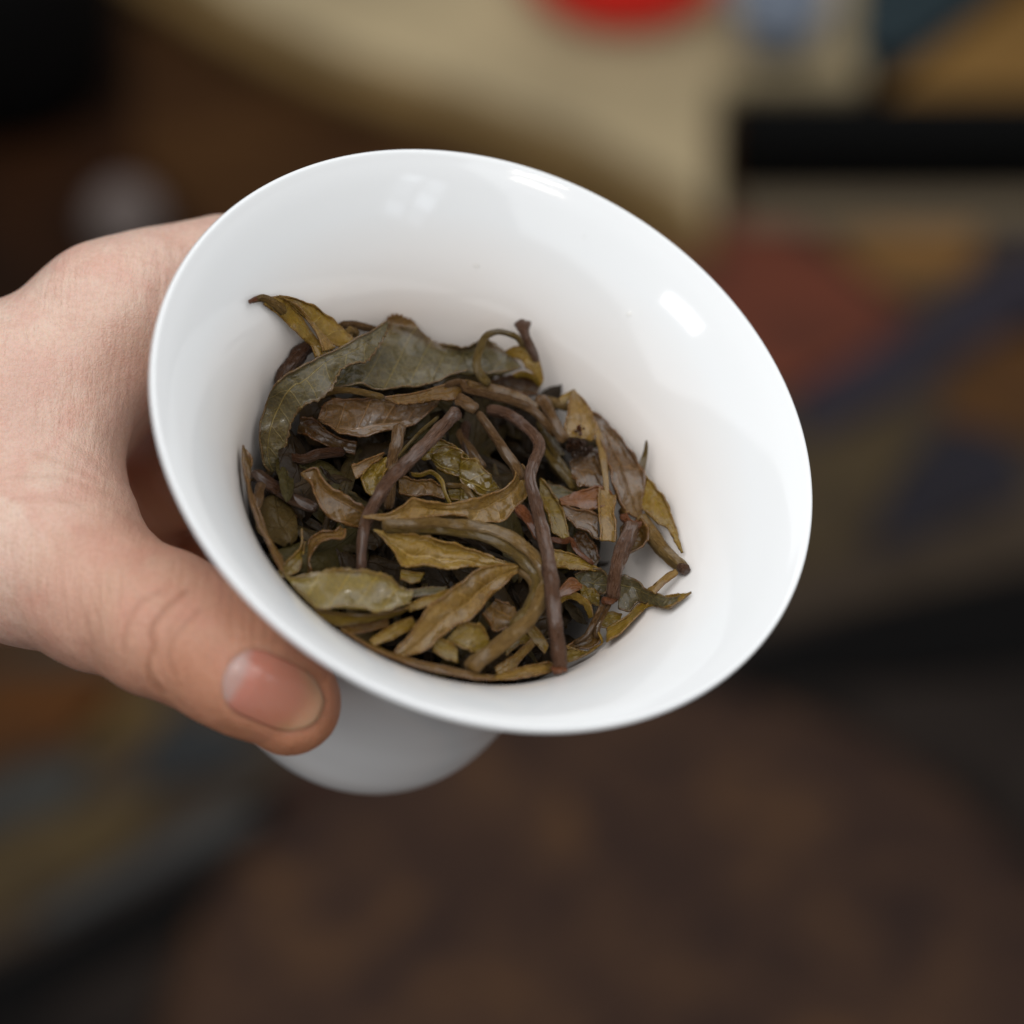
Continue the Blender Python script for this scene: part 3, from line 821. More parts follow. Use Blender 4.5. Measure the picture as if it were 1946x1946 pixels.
TL(blade('tea_leaf', 'purple', [(2,930,1250,18.5),(2,1040,1180,18),(2,1140,1180,17.8),(2,1200,1320,17.4),(2,1215,1480,17.2)],
      [(2,950,1380,18.5),(2,985,1470,18.2),(2,1060,1480,18),(2,1130,1490,17.8),(2,1200,1500,17.4)], bulge=0.15, wr=0.4), 'purple-brown leaf under the torn dark knot')
# torn dark knot
def knot(spec, size, seed, n=26):
    C0 = pts([spec])[0]
    vs, fs = [], []
    for k in range(n):
        d = Vector((random.gauss(0, 1), random.gauss(0, 1), random.gauss(0, 1))).normalized()
        c = C0 + np.array(d) * size * random.uniform(0.3, 0.9) * np.array([1.15, 0.9, 0.6])
        r = size * random.uniform(0.16, 0.42)
        base = len(vs)
        for a in range(6):
            for b in range(8):
                th = math.pi * (a + 0.5) / 6; ph = 2 * math.pi * b / 8
                q = np.array([math.sin(th) * math.cos(ph), math.sin(th) * math.sin(ph), math.cos(th)])
                vs.append(c + q * r * (1 + 0.5 * mnoise.noise(Vector(q) * 2 + Vector((k, seed, 0)))))
        for a in range(5):
            for b in range(8):
                fs.append((base+a*8+b, base+a*8+(b+1) % 8, base+(a+1)*8+(b+1) % 8, base+(a+1)*8+b))
    return vs, fs
v, f = knot((2, 1010, 1130, 15.5), 1.7, 1, 40)
o = mesh_obj('twig', W(np.array(v)), f, SM['dark'], uv=np.random.default_rng(1).random((len(v), 2)))
TL(o, 'crumbly dark brown torn stem knot on the right of the pile', 'twig')
v, f = knot((2, 1015, 1000, 14.6), 0.75, 4, 12)
o = mesh_obj('twig', W(np.array(v)), f, SM['red'], uv=np.random.default_rng(1).random((len(v), 2)))
TL(o, 'tiny pale brown stem stub sitting above the torn dark knot', 'twig')
TL(stem('twig', 'brown', [(2,690,735,16.5),(2,740,800,16),(2,790,900,15.8),(2,850,1020,15.8),(2,900,1090,16)], 0.95, 0.85, lump=0.2), 'rough brown stem running into the torn dark knot', 'twig')
TL(stem('twig', 'tan', [(2,720,750,18),(2,820,785,17.5),(2,930,820,17.5)], 0.75, 0.7), 'short tan stem behind the rough brown stem near the upper right wall', 'twig')
s = sprig('pair of thin olive stems lying parallel right of the centre', at=(2, 850, 1250, 19))
stem('stalk', 'olive', [(2,680,930,18.5),(2,745,1060,18.3),(2,840,1220,18.3),(2,930,1350,18.5),(2,1000,1480,18.8)], 0.42, 0.4, parent=s)
stem('stalk', 'olive', [(2,640,1040,19),(2,740,1170,18.8),(2,840,1300,18.6),(2,930,1410,18.6),(2,970,1470,18.8)], 0.62, 0.5, parent=s)
blade('leaf', 'grey', [(2,700,950,19.5),(2,760,1080,19.3),(2,860,1200,19.2)], [(2,780,980,19.8),(2,830,1080,19.8),(2,900,1200,19.6)], parent=s, n=20, m=6, wr=0.2)
TL(stem('twig', 'olive', [(2,1548,1078,14.6),(2,1545,1140,15),(2,1525,1240,15.5),(2,1500,1350,16.3)], 0.18, 0.62, flat=0.6), 'slim pale green needle-like leaf tip standing against the right wall', 'twig')
s = sprig('olive leaf with a ragged lower edge flat on the right wall', at=(4, 1580, 300, 15))
blade('leaf', 'yellow', [(4,1462,10,16),(4,1590,155,15),(4,1680,320,14.3),(4,1722,450,13.9),(4,1762,605,13.6)],
      [(4,1455,140,16.6),(4,1448,310,16.6),(4,1530,385,16),(4,1630,420,15),(4,1750,608,13.8)], parent=s, bulge=0.18, mid=0.35, serr=(0.05, 0.35), wr=0.3, n=70, seed=17)
stem('stalk', 'tan', [(4,1440,330,17),(4,1500,440,16.6),(4,1600,570,15.8),(4,1700,670,14.2),(4,1785,742,12.3)], 1.35, 0.82, parent=s)
stem('stalk_end', 'purple', [(4,1745,712,12.8),(4,1775,735,12.2),(4,1792,748,12)], 0.86, 0.80, parent=s)
# copper torn leaf
s = sprig('torn coppery leaf with a flat pale strip beside the long right-hand leaf', at=(4, 1050, 300, 16))
blade('leaf', 'copper', [(4,815,195,17),(4,900,160,16.6),(4,1010,125,16.2),(4,1110,100,15.8),(4,1200,140,15.6),(4,1235,190,15.6)],
      [(4,830,240,17),(4,930,255,16.8),(4,1030,290,16.5),(4,1090,305,16),(4,1160,290,15.8),(4,1230,280,15.8)], parent=s, bulge=0.15, wr=0.25, seed=18)
blade('leaf', 'purple', [(4,830,235,17.3),(4,930,260,17),(4,1030,295,16.8),(4,1110,320,16.4)],
      [(4,860,335,17.8),(4,945,440,17.8),(4,1050,490,17.4),(4,1110,545,17)], parent=s, bulge=0.12, serr=(0, 0.35), wr=0.3, seed=19)
blade('leaf', 'tan', [(4,1105,120,15.6),(4,1100,260,15.2),(4,1108,400,15.2),(4,1125,515,15.4)],
      [(4,1245,180,15.6),(4,1240,310,15.2),(4,1255,430,15.2),(4,1245,535,15.4)], parent=s, bulge=0.2, mid=0.15, wr=0.15, seed=20)
TL(blade('tea_leaf', 'brown', [(4,1250,260,17),(4,1300,360,17),(4,1270,450,17.5),(4,1250,560,18)],
      [(4,1440,400,16.6),(4,1480,470,16.4),(4,1465,560,16.6),(4,1330,640,17)], bulge=-0.3, wr=0.2, curl=0.3), 'curled red-edged leaf behind the thick purple-brown stem')
# thick purple stem with forked lower end and cupped leaf
s = sprig('thick purple-brown stem with orange-red joints, forking into a cupped leaf', at=(4, 1240, 800, 14))
stem('stalk', 'purple', [(4,1378,395,14.5),(4,1345,470,13.8),(4,1295,590,13.2),(4,1255,720,13),(4,1235,850,13.2),(4,1218,965,13.8)], 1.12, 1.0, parent=s)
stem('joint', 'red', [(4,1290,320,15.6),(4,1345,365,14.8),(4,1390,395,14.4),(4,1425,385,14.8)], 0.5, 0.66, parent=s, lump=0.35)
stem('joint', 'red', [(4,1140,960,14),(4,1190,975,13.6),(4,1270,945,13.6)], 0.45, 0.5, parent=s, lump=0.3)
stem('stalk', 'brown', [(4,1165,985,14.2),(4,1115,1070,14.8),(4,1070,1160,15.3),(4,1020,1240,16),(4,930,1300,17)], 0.52, 0.45, parent=s)
stem('stalk', 'brown', [(4,1205,985,14.2),(4,1150,1080,14.8),(4,1110,1170,15.2),(4,1100,1260,15.5)], 0.5, 0.42, parent=s)
blade('leaf', 'brown', [(4,1060,1170,16),(4,1030,1230,16.4),(4,950,1270,17),(4,872,1318,17.5)],
      [(4,1110,1200,15.6),(4,1128,1290,15.6),(4,1060,1350,16.2),(4,960,1335,17)], parent=s, bulge=-0.25, wr=0.15, n=30)
blade('leaf_rim', 'yellow', [(4,866,1316,16.6),(4,950,1338,15.8),(4,1050,1376,15.2),(4,1120,1362,14.8),(4,1140,1300,14.8),(4,1105,1215,15)],
      [(4,880,1345,16.8),(4,955,1362,16),(4,1055,1400,15.2),(4,1138,1380,14.8),(4,1160,1300,14.8),(4,1120,1210,15)], parent=s, bulge=0.3, wr=0.05, m=6, n=40)
blade('leaf', 'olive', [(4,866,1330,16.9),(4,955,1355,16),(4,1055,1395,15.3),(4,1140,1370,14.9)],
      [(4,885,1520,15),(4,960,1490,14.6),(4,1060,1450,14),(4,1150,1395,14)], parent=s, bulge=0.2, wr=0.2)
# lower-right grey leaf with yellow underside
s = sprig('grey-green leaf with a yellow turned edge and a pointed tip at the lower right wall', at=(4, 1500, 1000, 13))
blade('leaf', 'grey', [(4,1270,790,17),(4,1400,830,16),(4,1500,895,14.5),(4,1600,948,13),(4,1710,945,11.4),(4,1825,903,10)],
      [(4,1260,1060,15.5),(4,1390,1110,14.5),(4,1540,1085,13.4),(4,1640,1040,12.2),(4,1740,980,11),(4,1825,910,10)], parent=s, bulge=0.12, mid=0.2, wr=0.25, n=70, seed=21)
blade('leaf_fold', 'yellow', [(4,1180,1180,15.5),(4,1300,1120,14.6),(4,1420,1110,14),(4,1560,1080,13),(4,1660,1035,12),(4,1825,905,9.9)],
      [(4,1200,1350,12.4),(4,1330,1290,12),(4,1450,1230,11.8),(4,1560,1165,11.4),(4,1690,1080,10.9),(4,1825,915,9.9)], parent=s, bulge=0.15, serr=(0, 0.4), wr=0.35, n=80, seed=22)
TL(blade('tea_leaf', 'tan', [(4,1700,735,12.4),(4,1620,775,13),(4,1545,840,13.4),(4,1490,890,14)],
      [(4,1725,770,12),(4,1660,820,12.4),(4,1590,880,12.8),(4,1550,930,13.2)], bulge=0.3, wr=0.1, n=30, m=8), 'narrow orange curled shred between the tan stem end and the pointed leaf')
TL(blade('tea_leaf', 'grey', [(4,930,770,18),(4,1030,728,17.6),(4,1130,745,17.2),(4,1200,790,16.8)],
      [(4,990,870,18),(4,1060,930,17.8),(4,1130,960,17.4),(4,1190,900,16.8)], bulge=0.1, wr=0.3), 'grey-brown leaf crossing beneath the thick purple-brown stem')
s = sprig('olive leaf with a red-brown curved stalk right of the long stem', at=(4, 900, 650, 17))
blade('leaf', 'yellow', [(4,750,585,18),(4,860,600,17.5),(4,1000,650,17),(4,1145,735,16.8)],
      [(4,780,745,18),(4,900,745,17.5),(4,1010,748,17),(4,1145,740,16.8)], parent=s, bulge=0.2, serr=(0, 0.3), wr=0.3, seed=24)
stem('stalk', 'red', [(4,740,500,17.5),(4,850,520,17),(4,905,505,16.6),(4,950,590,16.4),(4,1080,695,16.4)], 0.5, 0.34, parent=s, flat=0.6)
TL(blade('tea_leaf', 'olive', [(2,690,1390,18.5),(2,790,1500,18),(2,880,1660,17.8),(2,935,1850,17.8)],
      [(2,690,1560,18.5),(2,740,1700,18.4),(2,790,1820,18.4),(2,860,1870,18)], bulge=0.14, wr=0.25, mid=0.6), 'flat olive leaf half behind the long purple-brown stem')
TL(blade('tea_leaf', 'grey', [(2,720,1420,20),(2,850,1455,19.5),(2,980,1495,19)], [(2,760,1530,20),(2,860,1570,19.5),(2,960,1560,19)], wr=0.2, n=30, m=8), 'small grey leaf scrap above the copper leaf')
# long purple stem
TL(stem('twig', 'purple', [(2,270,835,15),(2,420,862,14.2),(2,560,955,13.4),(2,665,1060,12.8),(2,690,1150,12.4),(2,650,1260,12),(2,622,1380,11.8),(2,650,1520,11.5),(4,665,340,11.3),(4,708,520,11),(4,742,720,10.8),(4,765,920,10.8),(4,785,1130,11),(4,810,1330,11.2),(4,828,1500,11.6)], 0.80, 1.06, lump=0.12),
   'long purple-brown stem running down the middle to the lower wall', 'twig')
TL(stem('twig', 'red', [(4,808,1470,11.2),(4,822,1530,11.5),(4,826,1580,11.8)], 1.06, 0.9, lump=0.15), 'orange-brown cut stem end at the bottom of the pile', 'twig')
TL(stem('twig', 'red', [(4,495,250,12.8),(4,560,320,12.8),(4,620,410,13),(4,665,510,13.4)], 0.92, 0.7, lump=0.15, flat=0.7), 'short orange-brown stem stub leaning against the long stem', 'twig')
# central stalk + leaf 31
s = sprig('golden-brown leaf sweeping left from a shiny brown stalk at the centre', at=(2, 300, 1400, 14))
stem('joint', 'brown', [(2,30,745,14),(2,110,785,13.8),(2,195,845,13.8)], 1.0, 0.92, parent=s)
stem('stalk', 'brown', [(2,200,850,14),(2,290,980,13.8),(2,370,1090,13.6),(2,450,1210,13.6),(2,525,1330,13.8),(2,545,1400,14)], 0.62, 0.95, parent=s, flat=0.8)
blade('leaf', 'tan', [(2,470,1250,13.8),(2,490,1370,13.8),(2,430,1450,13.8),(2,250,1530,13.6),(3,1932,230,13.5),(3,1700,250,13.5),(3,1550,243,13.3),(3,1440,200,13.3),(3,1300,298,13.5),(3,1050,338,14)],
      [(2,560,1270,13.8),(2,625,1400,14.2),(4,545,235,14.8),(4,480,320,14.8),(4,380,392,14.8),(4,150,378,14.4),(3,1850,375,14.2),(3,1600,385,14.2),(3,1300,385,14.2),(3,1050,356,14)],
      parent=s, bulge=0.30, mid=0.3, wr=0.45, n=90, seed=26, ridges=1, fold=0.16)
# stem 32 diagonal
s = sprig('grey-brown diagonal stem with a cut upper end crossing the left centre', at=(1, 1400, 1400, 14))
stem('stalk', 'purple', [(1,1805,1010,13.5),(1,1700,1120,13.3),(1,1560,1270,13),(1,1400,1430,13),(1,1270,1560,13.2),(1,1165,1710,13.8),(3,1100,320,14.8),(3,1055,450,16),(3,1040,620,17.5),(3,1035,800,19)], 1.05, 0.78, parent=s)
stem('stalk', 'olive', [(1,1650,1060,14.6),(1,1520,1170,14.4),(1,1420,1270,14.2),(1,1330,1380,14.2)], 0.3, 0.25, parent=s)
TL(stem('twig', 'brown', [(1,1345,1130,17),(1,1320,1260,16.5),(1,1290,1400,16.6),(1,1270,1560,17),(1,1250,1800,18)], 0.95, 0.75), 'dull brown stem crossing under the grey-brown diagonal stem', 'twig')
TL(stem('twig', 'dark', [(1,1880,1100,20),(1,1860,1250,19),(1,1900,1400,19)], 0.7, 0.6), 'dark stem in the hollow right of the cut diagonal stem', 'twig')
TL(stem('twig', 'brown', [(2,60,1000,20),(2,110,1120,19),(2,190,1230,18.6),(2,260,1310,18.6)], 0.8, 0.7), 'brown stem in shade above the shiny green leaf', 'twig')
# green wet leaves
TL(blade('tea_leaf', 'green', [(1,1605,1350,16.5),(1,1700,1300,16),(1,1830,1345,15.6),(2,60,1230,15.4),(2,170,1245,15.3),(2,260,1330,15.5),(2,350,1420,16)],
      [(1,1600,1400,18),(1,1690,1530,18),(1,1830,1570,17.6),(2,60,1420,17.4),(2,160,1500,17.3),(2,260,1540,17.3),(2,380,1480,17)], bulge=0.15, mid=0.75, wr=0.5, n=80, ridges=2, seed=31), 'shiny wet green leaf in the middle of the pile')
TL(blade('tea_leaf', 'green', [(1,1480,1360,17),(1,1600,1240,16.6),(1,1720,1260,16.4),(1,1830,1330,16.6),(2,140,1205,16.4)],
      [(1,1540,1420,18.5),(1,1620,1400,18),(1,1720,1370,17.6),(1,1840,1380,17.4),(2,130,1250,17)], bulge=0.15, wr=0.35, serr=(0.3, 0)), 'darker green leaf edge just above the shiny wet green leaf')
TL(stem('twig', 'tan', [(1,1700,1600,17),(1,1800,1610,16.6),(2,90,1450,16),(2,160,1540,15.6),(2,200,1600,15.6)], 0.36, 0.42), 'thin golden vein-like stem curving under the shiny green leaf', 'twig')
TL(blade('tea_leaf', 'green', [(1,1720,1620,18.5),(1,1850,1600,18),(2,60,1440,17.8),(2,200,1440,17.6),(2,300,1540,17.6)],
      [(1,1740,1760,18.5),(1,1850,1750,18.2),(2,60,1600,18),(2,160,1600,18),(2,260,1600,18)], bulge=0.1, wr=0.7, ridges=2), 'crinkled wet green leaf below the golden vein-like stem')
TL(blade('tea_leaf', 'olive', [(1,1430,1500,16),(1,1500,1512,15.6),(1,1595,1485,15.4),(1,1690,1560,15.5),(1,1715,1650,15.8),(1,1755,1745,16)],
      [(1,1440,1530,16.4),(1,1500,1540,16.2),(1,1590,1515,16),(1,1660,1580,16),(1,1690,1660,16.2),(1,1735,1750,16.4)], bulge=0.3, wr=0.05, m=6), 'thin wavy olive leaf edge left of the golden stem')
TL(blade('tea_leaf', 'brown', [(1,1330,1520,18),(1,1460,1560,17.5),(1,1600,1570,17.5),(1,1720,1640,17.5)], [(1,1330,1700,18.5),(1,1460,1720,18),(1,1560,1710,18),(1,1700,1720,18)], wr=0.3, mid=0.1), 'matt brown leaf between the diagonal stem and the wavy olive edge')
s = sprig('crinkled brown leaf with a toothed edge, tucked left of the diagonal stem', at=(1, 1100, 1500, 17))
blade('leaf', 'brown', [(1,948,1450,16.5),(1,1010,1425,16.3),(1,1100,1385,16.3),(1,1220,1345,16.5)], [(1,1000,1575,16.6),(1,1030,1540,16.6),(1,1090,1470,16.6),(1,1190,1400,16.6)], parent=s, serr=(0, 0.3), wr=0.12, n=40, m=8, bulge=0.08)
blade('leaf', 'olive', [(1,1190,1390,17),(1,1090,1460,17),(1,1020,1550,17),(1,1040,1650,17),(1,1100,1700,17)], [(1,1290,1400,17.4),(1,1260,1480,17.4),(1,1230,1540,17.4),(1,1200,1600,17.2),(1,1160,1680,17.2)], parent=s, wr=0.7, ridges=2, n=60)
# horn leaf
TL(blade('tea_leaf', 'brown', [(1,553,1508,16.5),(1,610,1472,16),(1,668,1455,15.8),(1,725,1560,15.8),(1,830,1650,15.8),(1,960,1725,16),(1,1060,1790,16.4),(3,1085,330,17)],
      [(1,560,1522,16.8),(1,605,1570,16.8),(1,640,1640,17),(1,680,1740,17.3),(1,740,1860,17.8),(3,780,370,18.2),(3,900,425,18.6),(3,1020,440,18.8)], bulge=-0.1, mid=0.15, wr=0.3, n=70, seed=33), 'horn-shaped olive-brown leaf with a blunt cut end, left of the centre')
# left hollow
TL(blade('tea_leaf', 'brown', [(3,905,455,17.5),(3,895,530,17),(3,800,530,16.8),(3,700,575,16.8),(3,620,690,17),(3,645,800,17.5)],
      [(3,860,430,19),(3,800,470,19),(3,690,480,19),(3,610,540,19),(3,585,650,19),(3,560,790,19)], bulge=0.15, wr=0.2), 'brown leaf with a thin lit wavy rim round a dark hollow')
TL(blade('tea_leaf', 'olive', [(3,556,440,17.5),(3,548,590,16.8),(3,430,700,16),(3,365,780,15.4)],
      [(3,585,560,18),(3,556,720,17),(3,530,790,16.4),(3,400,830,15.6)], bulge=-0.15, wr=0.2), 'narrow olive leaf upright beside the lower left wall')
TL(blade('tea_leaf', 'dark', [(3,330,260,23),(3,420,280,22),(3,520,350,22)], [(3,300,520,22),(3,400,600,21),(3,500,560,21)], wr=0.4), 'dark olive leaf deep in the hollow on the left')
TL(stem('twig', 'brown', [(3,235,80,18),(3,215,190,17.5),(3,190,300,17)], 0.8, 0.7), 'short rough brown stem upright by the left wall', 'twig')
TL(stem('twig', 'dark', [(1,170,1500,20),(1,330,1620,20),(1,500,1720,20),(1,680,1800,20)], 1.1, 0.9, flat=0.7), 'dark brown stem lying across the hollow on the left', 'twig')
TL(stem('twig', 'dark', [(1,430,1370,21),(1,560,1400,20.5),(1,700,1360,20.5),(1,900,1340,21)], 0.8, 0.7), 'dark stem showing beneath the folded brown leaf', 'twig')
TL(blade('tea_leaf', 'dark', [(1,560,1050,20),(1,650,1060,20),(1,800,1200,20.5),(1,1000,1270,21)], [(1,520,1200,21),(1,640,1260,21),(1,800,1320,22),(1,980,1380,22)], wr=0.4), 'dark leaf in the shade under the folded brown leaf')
TL(blade('tea_leaf', 'brown', [(1,-10,1320,12.3),(1,50,1290,12.5),(1,115,1345,13.5),(1,150,1440,14.5),(1,120,1540,15),(1,140,1700,15.2),(1,210,1860,15),(3,300,520,14.5),(3,400,680,14)],
      [(1,-15,1400,12),(1,0,1500,12),(1,30,1620,12),(1,75,1760,12),(1,140,1932,12),(3,180,480,11.8),(3,250,620,11.8),(3,330,720,11.8),(3,400,800,11.8)], bulge=0.3, mid=0.6, wr=0.2, n=80, seed=35), 'long brown rolled leaf following the near left wall')
TL(blade('tea_leaf', 'yellow', [(1,70,1370,13),(1,110,1390,13.2),(1,150,1450,13.8)], [(1,70,1460,13.4),(1,90,1530,13.6),(1,120,1520,14)], n=20, m=7, wr=0.1), 'small yellow leaf scrap in the mouth of the rolled leaf')
# 42 big lower-left leaf
s = sprig('broad olive-brown leaf with a yellow midrib at the lower left', at=(3, 900, 950, 14))
blade('leaf', 'oliveL', [(3,250,860,14.5),(3,420,828,14.2),(3,620,797,14),(3,850,765,13.8),(3,1050,775,13.8),(3,1190,802,13.8),(3,1340,890,14),(3,1450,935,14.2)],
      [(3,330,1010,12.8),(3,500,1060,12.8),(3,680,1100,12.8),(3,850,1118,12.9),(3,1000,1130,13),(3,1200,1118,13.2),(3,1340,1088,13.6),(3,1420,1040,14)], parent=s, bulge=0.16, mid=0.98, serr=(0.25, 0), wr=0.3, n=90, seed=37, ridges=1)
stem('midrib', 'tan', [(3,640,1092,12.6),(3,800,1112,12.6),(3,1000,1132,12.8),(3,1200,1120,13),(3,1380,1080,13.5)], 0.24, 0.16, parent=s)
blade('leaf', 'olive', [(3,660,1100,12.9),(3,850,1122,12.9),(3,1050,1135,13),(3,1300,1105,13.5),(3,1420,1070,14)],
      [(3,720,1170,14),(3,860,1215,14.2),(3,1010,1205,14.5),(3,1160,1170,14.5),(3,1320,1130,14.8)], parent=s, bulge=-0.1, wr=0.2)
TL(blade('tea_leaf', 'yellow', [(3,1400,1050,15),(3,1520,1000,14.8),(3,1640,960,14.6),(3,1760,920,14.8)], [(3,1420,1110,15.2),(3,1520,1085,15),(3,1620,1040,14.8),(3,1730,980,14.8)], wr=0.15, n=30, m=8), 'narrow bright yellow-green leaf tip at the end of the broad lower left leaf')
TL(blade('tea_leaf', 'grey', [(3,1380,930,16.5),(3,1540,915,16.3),(3,1720,905,16.3)], [(3,1400,1000,16.8),(3,1540,985,16.6),(3,1700,960,16.6)], wr=0.15, n=24, m=8), 'small grey-green leaf end above the bright yellow-green tip')
TL(blade('tea_leaf', 'yellow', [(3,1440,1150,15.8),(3,1320,1190,15.2),(3,1210,1250,14.4),(3,1100,1330,13.6)],
      [(3,1470,1210,16),(3,1400,1270,15.2),(3,1260,1340,14),(3,1140,1370,13.4)], bulge=0.1, wr=0.2), 'olive-yellow leaf lying near the lip left of the big tan leaf')
TL(blade('tea_leaf', 'brown', [(3,860,1210,15),(3,960,1200,15),(3,1100,1190,15.5),(3,1250,1150,16)], [(3,900,1290,13.6),(3,1000,1290,14),(3,1120,1260,14.6),(3,1260,1220,15.5)], wr=0.2, n=30, m=8), 'brown leaf sliver under the broad lower left leaf')
# 49 tan crinkled leaf in the centre
s = sprig('crinkled golden leaf under the bent twin stalks in the centre', at=(3, 1500, 620, 15))
blade('leaf', 'gold', [(3,1128,455,15.5),(3,1240,462,15.2),(3,1420,475,15),(3,1600,495,14.8),(3,1760,550,14.8),(4,150,575,14.6),(4,350,660,14.6),(4,500,708,14.8)],
      [(3,1135,468,15.6),(3,1225,560,16),(3,1285,690,16.2),(3,1345,768,16.2),(3,1550,782,16),(3,1780,790,15.8),(4,220,742,15.4),(4,498,722,15)], parent=s, bulge=0.14, mid=0.5, serr=(0, 0.3), wr=0.6, n=90, seed=41, ridges=2, fold=0.14)
blade('leaf_tip', 'olive', [(3,1350,770,16.6),(3,1440,780,16.6),(3,1540,790,16.6)], [(3,1345,860,16.8),(3,1430,880,16.8),(3,1500,870,16.8)], parent=s, n=18, m=7, wr=0.1)
# 47 bent twin stalks
s = sprig('pair of thick tan stalks bending in a hook round the lower centre', at=(4, 500, 600, 12.5))
stem('stalk', 'tan', [(3,1200,410,14),(3,1400,405,13.6),(3,1650,402,13.2),(4,0,392,12.9),(4,200,412,12.6),(4,380,462,12.4),(4,540,560,12.2),(4,660,680,12.2),(4,712,800,12.3),(4,690,930,12.5),(4,610,1080,12.7),(4,480,1215,12.8),(4,330,1340,13),(4,190,1440,13),(4,130,1510,13)], 0.78, 1.22, parent=s, lump=0.10)
stem('stalk', 'olive', [(3,1220,440,14.4),(3,1500,440,14),(4,0,440,13.4),(4,250,490,13),(4,430,580,12.9),(4,560,690,12.9),(4,640,800,13),(4,635,910,13.1),(4,570,1050,13.3),(4,450,1180,13.4)], 0.6, 0.95, parent=s, lump=0.10)
stem('stalk', 'tan', [(4,500,735,13.8),(4,580,800,13.5),(4,615,880,13.4),(4,595,980,13.6),(4,540,1080,13.9)], 0.5, 0.55, parent=s)
# 44 big tan leaf
TL(blade('tea_leaf', 'tan', [(4,495,700,13.8),(4,300,705,13.5),(4,110,765,13.3),(3,1830,855,13.2),(3,1690,955,13),(3,1560,1070,12.9),(3,1475,1185,12.8),(3,1380,1300,12.7),(3,1290,1430,12.6)],
      [(4,530,735,14),(4,430,830,14),(4,330,950,14),(4,190,1085,13.9),(4,30,1190,13.7),(3,1740,1290,13.5),(3,1650,1350,13.3),(3,1560,1420,13),(3,1400,1460,12.7)], bulge=0.2, mid=0.55, wr=0.35, n=96, seed=43, ridges=1, fold=0.24), 'big tan-brown leaf lying diagonally at the lower centre')
TL(blade('tea_leaf', 'olive', [(4,40,1165,14.6),(4,130,1145,14.6),(4,215,1170,14.6),(4,285,1290,14.6)], [(4,-60,1290,14),(4,30,1335,13.9),(4,130,1385,13.8),(4,250,1350,14)], wr=0.25, mid=0.8, serr=(0, 0.2)), 'small glossy olive leaf under the lower end of the tan leaf')
TL(blade('tea_leaf', 'brown', [(4,330,960,16),(4,430,1000,15.8),(4,520,1090,15.6),(4,580,1180,15.4)], [(4,210,1100,16.5),(4,290,1200,16.2),(4,400,1220,16),(4,480,1260,15.6)], wr=0.4, ridges=2, mid=0.3), 'crumpled brown leaf inside the hook of the bent stalks')
TL(blade('tea_leaf', 'yellow', [(4,590,1130,15.5),(4,670,1210,15),(4,735,1320,14.4)], [(4,560,1210,15.8),(4,630,1310,15.2),(4,700,1390,14.6)], n=24, m=8, wr=0.15), 'olive-yellow leaf strip left of the long stem near its lower end')
TL(blade('tea_leaf', 'tan', [(4,600,1260,15.4),(4,500,1350,14.8),(4,400,1430,14.2),(4,325,1480,13.8)], [(4,630,1320,15.4),(4,520,1430,14.8),(4,470,1510,14.2),(4,350,1565,13.4)], wr=0.3, mid=0.4), 'twisted tan leaf below the hook of the bent stalks')
TL(blade('tea_leaf', 'olive', [(4,420,1240,16),(4,500,1220,16),(4,590,1240,16)], [(4,400,1420,15.4),(4,500,1330,15.6),(4,600,1300,15.8)], wr=0.2, n=24, m=8), 'olive leaf tucked under the end of the hooked stalks')
TL(blade('tea_leaf', 'tan', [(4,300,1560,13.4),(4,440,1510,13.4),(4,600,1465,13.4),(4,740,1450,13.6),(4,790,1500,13.6)], [(4,300,1640,12.4),(4,450,1640,12.2),(4,600,1625,12.2),(4,700,1605,12.3),(4,780,1580,12.8)], wr=0.2, mid=0.7, bulge=0.2), 'golden-brown leaf along the bottom wall left of the cut stem end')
TL(blade('tea_leaf', 'brown', [(3,850,1250,12.8),(3,1050,1340,12.7),(3,1250,1420,12.7),(3,1450,1480,12.7),(3,1650,1530,12.7),(3,1850,1575,12.8),(4,330,1560,13)],
      [(3,880,1330,12),(3,1050,1430,12),(3,1250,1520,12),(3,1450,1590,12),(3,1650,1650,12),(3,1850,1700,12),(4,300,1660,12.2)], wr=0.15, bulge=0.35, n=70, m=9), 'dull brown leaf rolled along the near lip at the bottom of the pile')
TL(blade('tea_leaf', 'olive', [(3,1620,1290,14.4),(3,1720,1330,14),(3,1800,1400,13.8)], [(3,1600,1440,13.4),(3,1700,1500,13.2),(3,1800,1520,13.2)], wr=0.2, n=24, m=8), 'olive leaf scrap in the gap below the big tan leaf')
# right of long stem, lower
TL(blade('tea_leaf', 'copper', [(4,790,905,16),(4,850,840,15.7),(4,905,790,15.5),(4,990,855,15.5)], [(4,815,950,16),(4,880,935,15.8),(4,930,925,15.7),(4,985,880,15.6)], wr=0.15, n=24, m=8), 'small copper-red leaf scrap right of the long stem')
TL(blade('tea_leaf', 'yellow', [(4,795,950,17),(4,900,905,16.6),(4,1000,940,16.2),(4,1060,1010,16),(4,1080,1100,16)], [(4,810,1010,17.4),(4,900,965,17.2),(4,970,990,17),(4,1020,1050,17),(4,1040,1110,17)], wr=0.1, bulge=0.25, m=8), 'arched yellow-green leaf rim over a dark round hollow')
TL(blade('tea_leaf', 'green', [(4,960,850,17.4),(4,1050,880,17),(4,1120,940,16.6)], [(4,980,960,17.6),(4,1060,1020,17.2),(4,1110,1040,17)], wr=0.4, n=24, m=8), 'shiny grey-green leaf bit above the arched yellow-green rim')
TL(blade('tea_leaf', 'olive', [(4,1130,1050,16.8),(4,1210,1060,16.2),(4,1290,1080,15.8)], [(4,1100,1180,16.4),(4,1190,1190,15.6),(4,1290,1160,15)], wr=0.25, n=24, m=8), 'olive leaf piece beside the forked lower stem')
